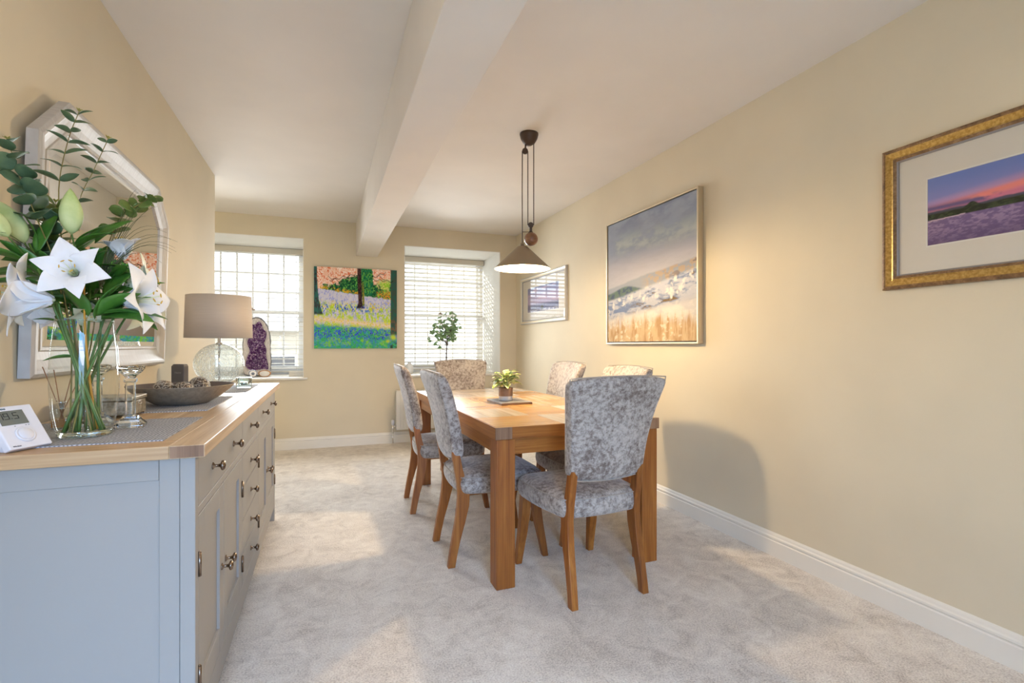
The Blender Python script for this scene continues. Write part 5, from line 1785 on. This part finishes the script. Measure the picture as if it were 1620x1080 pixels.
# ---- charcoal keepsake box
kb = thing('keepsake_box', 'dark charcoal slab with faint lettering leaning by the glass lamp', 'ornament', (-0.765, 3.27, ZT), -YAW - R(14))
bx = MB().loft([[(x, y, z) for x, y in ((-.042, .018), (-.046, 0), (-.038, -.018), (.042, -.012), (.045, .018))] for z in (0.0, 0.135)] + [[(x, y, 0.147) for x, y in ((-.030, .014), (-.034, 0), (-.028, -.014), (.039, -.010), (.041, .014))]], (True, True), False).build('body', M['charcoal'], kb)
bev(bx, 0.004, 3)
o = text_mesh('Home', 0.016, 'lettering', M['pale_print'], kb)
o.rotation_euler = (PI / 2, 0, R(4))
o.location = (0.008, -0.0172, 0.095)

# ---- table lamp
LX, LY = -0.597, 3.425
tl_ = thing('table_lamp', 'table lamp with a crackled glass globe base and taupe drum shade', 'lamp', (LX, LY, MT))
MB().lathe([(0.0005, 0), (0.062, 0), (0.064, 0.004), (0.060, 0.010), (0.03, 0.014), (0.0005, 0.014)], n=40).build('foot', M['chrome'], tl_)
gp = []
for i in range(25):
    a = PI * (0.10 + 0.855 * i / 24)
    gp.append((0.134 * math.sin(a), 0.138 - 0.122 * math.cos(a)))
MB().lathe(gp, n=64).build('globe', M['globe'], tl_)
MB().tube([(0, 0, 0.012), (0, 0, 0.255)], 0.006, 12).build('inner_rod', M['chrome'], tl_)
MB().lathe([(0.0005, 0.252), (0.021, 0.254), (0.018, 0.262), (0.008, 0.267), (0.007, 0.33), (0.0005, 0.33)], n=24).build('stem', M['chrome'], tl_)
S0, S1 = 0.293, 0.543
mb = MB()
mb.cur = 0
mb.lathe([(0.180, S0), (0.172, S1)], n=64)
mb.cur = 1
mb.lathe([(0.172, S1), (0.170, S1), (0.178, S0), (0.180, S0)], n=64)
shd = mb.build('lamp_shade', [M['linen'], M['shade_lining']], tl_)
mb = MB()
for k in range(3):
    a = k * 2 * PI / 3
    mb.tube([(0, 0, 0.33), (0.171 * math.cos(a), 0.171 * math.sin(a), 0.335)], 0.0018, 6)
mb.build('shade_carrier', M['chrome'], shd)
MB().lathe([(0.0005, 0.33), (0.018, 0.332), (0.018, 0.37), (0.03, 0.40), (0.028, 0.43), (0.0005, 0.45)], n=20).build('bulb', M['white_plastic'], tl_)

# ---- glass tealight holder
tg = thing('tealight_holder', 'small square clear glass tealight holder near the far end of the sideboard', 'candle holder', (-0.452, 3.335, MT), R(6))
MB().loft([[(x, y, z) for x, y in rrect(0.082, 0.082, 0.012, 3)] for z in (0, 0.016, 0.058)] + [[(x, y, 0.058) for x, y in rrect(0.062, 0.062, 0.01, 3)], [(x, y, 0.016) for x, y in rrect(0.058, 0.058, 0.01, 3)]], (True, True), False).build('holder', M['thickglass'], tg)
MB().lathe([(0.0005, 0.0165), (0.019, 0.0165), (0.019, 0.032), (0.017, 0.032), (0.0005, 0.030)], n=24).build('tealight', M['chrome'], tg)

# ------------------------------------------------------------ left window sill
ge = thing('amethyst_geode', 'tall split amethyst geode with purple crystals on the left window sill', 'geode', (-0.735, 6.46, ZS))
# outline x(width) by height
OUT = [(-0.125, 0.0), (0.10, 0.0), (0.135, 0.03), (0.148, 0.12), (0.143, 0.26), (0.140, 0.40), (0.132, 0.50), (0.108, 0.58), (0.075, 0.645), (0.02, 0.685), (-0.04, 0.68), (-0.09, 0.64), (-0.125, 0.56), (-0.145, 0.44), (-0.152, 0.30), (-0.150, 0.15), (-0.142, 0.04)]


def smooth_loop(pts, it=2):
    for _ in range(it):
        out = []
        for i in range(len(pts)):
            p, q = pts[i], pts[(i + 1) % len(pts)]
            out += [(p[0] * .75 + q[0] * .25, p[1] * .75 + q[1] * .25), (p[0] * .25 + q[0] * .75, p[1] * .25 + q[1] * .75)]
        pts = out
    return pts


ol = smooth_loop(OUT)
rnd = random.Random(9)
jit = [rnd.uniform(-0.004, 0.004) for _ in ol]
cx, cz = 0.0, 0.33


def gring(k, d, j=0.0, off=(0, 0)):
    return [((x - cx) * k + cx + off[0] + jit[i] * j, d, max(0.0, (z - cz) * (k if isinstance(k, float) else k) + cz + off[1] * 1) if True else 0) for i, (x, z) in enumerate(ol)]


MB().loft([gring(0.72, 0.10, 2), gring(0.93, 0.05, 2), gring(1.0, 0.0, 1.5), gring(1.0, -0.045, 1), gring(0.955, -0.05, 0)], (True, False), True).build('rock_shell', M['rock'], ge)


def gin(a, b, d):          # inset by absolute width
    out = []
    for i, (x, z) in enumerate(ol):
        vx, vz = cx - x, cz - z
        L_ = math.hypot(vx, vz)
        wdt = a * (1 + 0.25 * math.sin(i * 0.7))
        out.append((x + vx / L_ * wdt, d, max(0.001, z + vz / L_ * wdt)))
    return out


MB().loft([gring(0.955, -0.05, 0), gin(0.030, 0, -0.054), gin(0.054, 0, -0.046), gin(0.066, 0, -0.03)], (False, False), True).build('quartz_band', M['quartz'], ge)
MB().loft([gin(0.062, 0, -0.034), gin(0.085, 0, -0.012), gin(0.12, 0, -0.004)], (False, True), True).build('crystal_bed', M['amethyst'], ge)
mb = MB()
inner = gin(0.066, 0, 0)


def inside(x, z):
    c = False
    n = len(inner)
    for i in range(n):
        x1, _, z1 = inner[i]
        x2, _, z2 = inner[(i + 1) % n]
        if (z1 > z) != (z2 > z) and x < (x2 - x1) * (z - z1) / (z2 - z1) + x1:
            c = not c
    return c


for k in range(1500):
    x, z = rnd.uniform(-0.12, 0.12), rnd.uniform(0.03, 0.66)
    if not inside(x, z):
        continue
    s_ = rnd.uniform(0.006, 0.013)
    dpt = -0.012
    d = Vector((rnd.uniform(-.5, .5), -1, rnd.uniform(-.3, .6))).normalized()
    a = d.orthogonal().normalized(); b = d.cross(a)
    p = Vector((x, dpt, z))
    base_ = [tuple(p + (a * math.cos(q * PI / 3) + b * math.sin(q * PI / 3)) * s_) for q in range(6)]
    midr = [tuple(p + d * s_ * 1.2 + (a * math.cos(q * PI / 3) + b * math.sin(q * PI / 3)) * s_ * .9) for q in range(6)]
    tipv = tuple(p + d * s_ * 2.6)
    mb.loft([base_, midr], (False, False), False)
    mb.add(midr + [tipv], [(q, (q + 1) % 6, 6) for q in range(6)], False)
mb.build('crystals', M['amethyst'], ge, kind='stuff')


def agate(x, y, rx, rz, mats_, label, turn):
    t = thing('agate_slice', label, 'agate', (x, y, ZS + rz), turn, 'agates on the left window sill')
    rr = [(math.cos(a) * (1 + .05 * math.sin(3 * a)), math.sin(a)) for a in [2 * PI * j / 28 for j in range(28)]]
    mk = lambda k, d: [(p[0] * rx * k, d, p[1] * rz * k) for p in rr]
    MB().loft([mk(.55, .04), mk(.9, .028), mk(1, .006), mk(1, -.006), mk(.96, -.01)], (True, True), True).build('rind', M[mats_[0]], t)
    MB().loft([mk(.82, -.0095), mk(.80, -.0112)], (True, True), False).build('band', M[mats_[1]], t)
    MB().loft([mk(.38, -.011), mk(.34, -.013)], (True, True), False).build('core', M[mats_[2]], t)
    return t


agate(-0.752, 6.20, 0.044, 0.042, ('agate_g', 'agate_w', 'agate_g'), 'round white and grey agate at the foot of the geode', R(8))
agate(-0.640, 6.25, 0.066, 0.038, ('agate_o', 'agate_w', 'agate_w'), 'oval orange rimmed agate at the foot of the geode', R(-8))
wb = thing('white_box', 'small white box at the right end of the left window sill', 'box', (-0.315, 6.30, ZS))
bev(MB().box(-0.075, 0.075, -0.05, 0.05, 0, 0.040).build('body', M['mount'], wb), 0.002)
bev(MB().box(-0.077, 0.077, -0.052, 0.052, 0.0405, 0.060).build('lid', M['mount'], wb), 0.002)

# ------------------------------------------------------------ right window sill plant
sp = thing('sill_plant', 'slender round-leaved eucalyptus plant in a pot on the right window sill', 'plant', (1.47, 6.36, ZS))
MB().lathe([(0.0005, 0), (0.055, 0), (0.072, 0.15), (0.074, 0.155), (0.070, 0.155), (0.066, 0.142), (0.0005, 0.142)], n=32).build('pot', M['pot_white'], sp)
MB().lathe([(0.0005, 0.144), (0.067, 0.143)], n=24).build('soil', M['soil'], sp)
sl_me = leaf_mesh(0.056, 0.053, 0.4, 0.1, 6, 1, 'leaf', M['euc_l'], round_=True)
rnd = random.Random(17)
trunk = [Vector((0, 0, 0.14)), Vector((0.0, 0, 0.26)), Vector((0.01, 0, 0.40)), Vector((0.02, 0, 0.52))]
MB().tube(trunk, [0.010, 0.009, 0.007, 0.005], 8).build('trunk', M['bark'], sp)
ends = [(-0.20, 0.52), (0.16, 0.66), (-0.15, 0.62), (0.03, 0.70), (-0.22, 0.44), (-0.17, 0.58), (-0.13, 0.69), (-0.06, 0.72), (0.0, 0.76), (0.07, 0.78), (0.12, 0.70), (0.18, 0.60), (0.12, 0.52), (-0.10, 0.50), (0.05, 0.62), (-0.03, 0.60), (0.09, 0.44), (-0.07, 0.66), (0.13, 0.76)]
for i, (ex, ez) in enumerate(ends):
    s = trunk[0].lerp(trunk[3], rnd.uniform(.35, .95))
    e = Vector((ex, rnd.uniform(-.08, .08), ez))
    pts = bez(s, Vector((ex * .55, e.y * .4, (s.z + ez) / 2 - .02)), e, 7)
    MB().tube(pts, [0.0045 - 0.0022 * k / 7 for k in range(8)], 5).build('branch', M['bark'], sp)
    for k in (3, 4, 5, 6, 7):
        for q in (0, 1):
            a = rnd.uniform(0, 6.28)
            o = bpy.data.objects.new('leaf', sl_me)
            C.objects.link(o)
            o.parent = sp
            track(o, pts[k], (math.cos(a), math.sin(a) * .7, rnd.uniform(-.4, .6)), rnd.uniform(-1.2, 1.2), rnd.uniform(.7, 1.15), 'X')
# white ornament at the left end of that sill
wo = thing('ceramic_ornament', 'rounded white ceramic ornament at the left end of the right window sill', 'ornament', (0.985, 6.30, ZS))
MB().lathe([(0.0005, 0), (0.030, 0), (0.045, 0.02), (0.052, 0.055), (0.045, 0.10), (0.028, 0.125), (0.020, 0.135)], n=28).build('body', M['pot_white'], wo)
MB().lathe([(0.020, 0.135), (0.024, 0.139), (0.017, 0.140), (0.012, 0.12), (0.0005, 0.11)], n=28).build('mouth', M['pot_white'], wo)
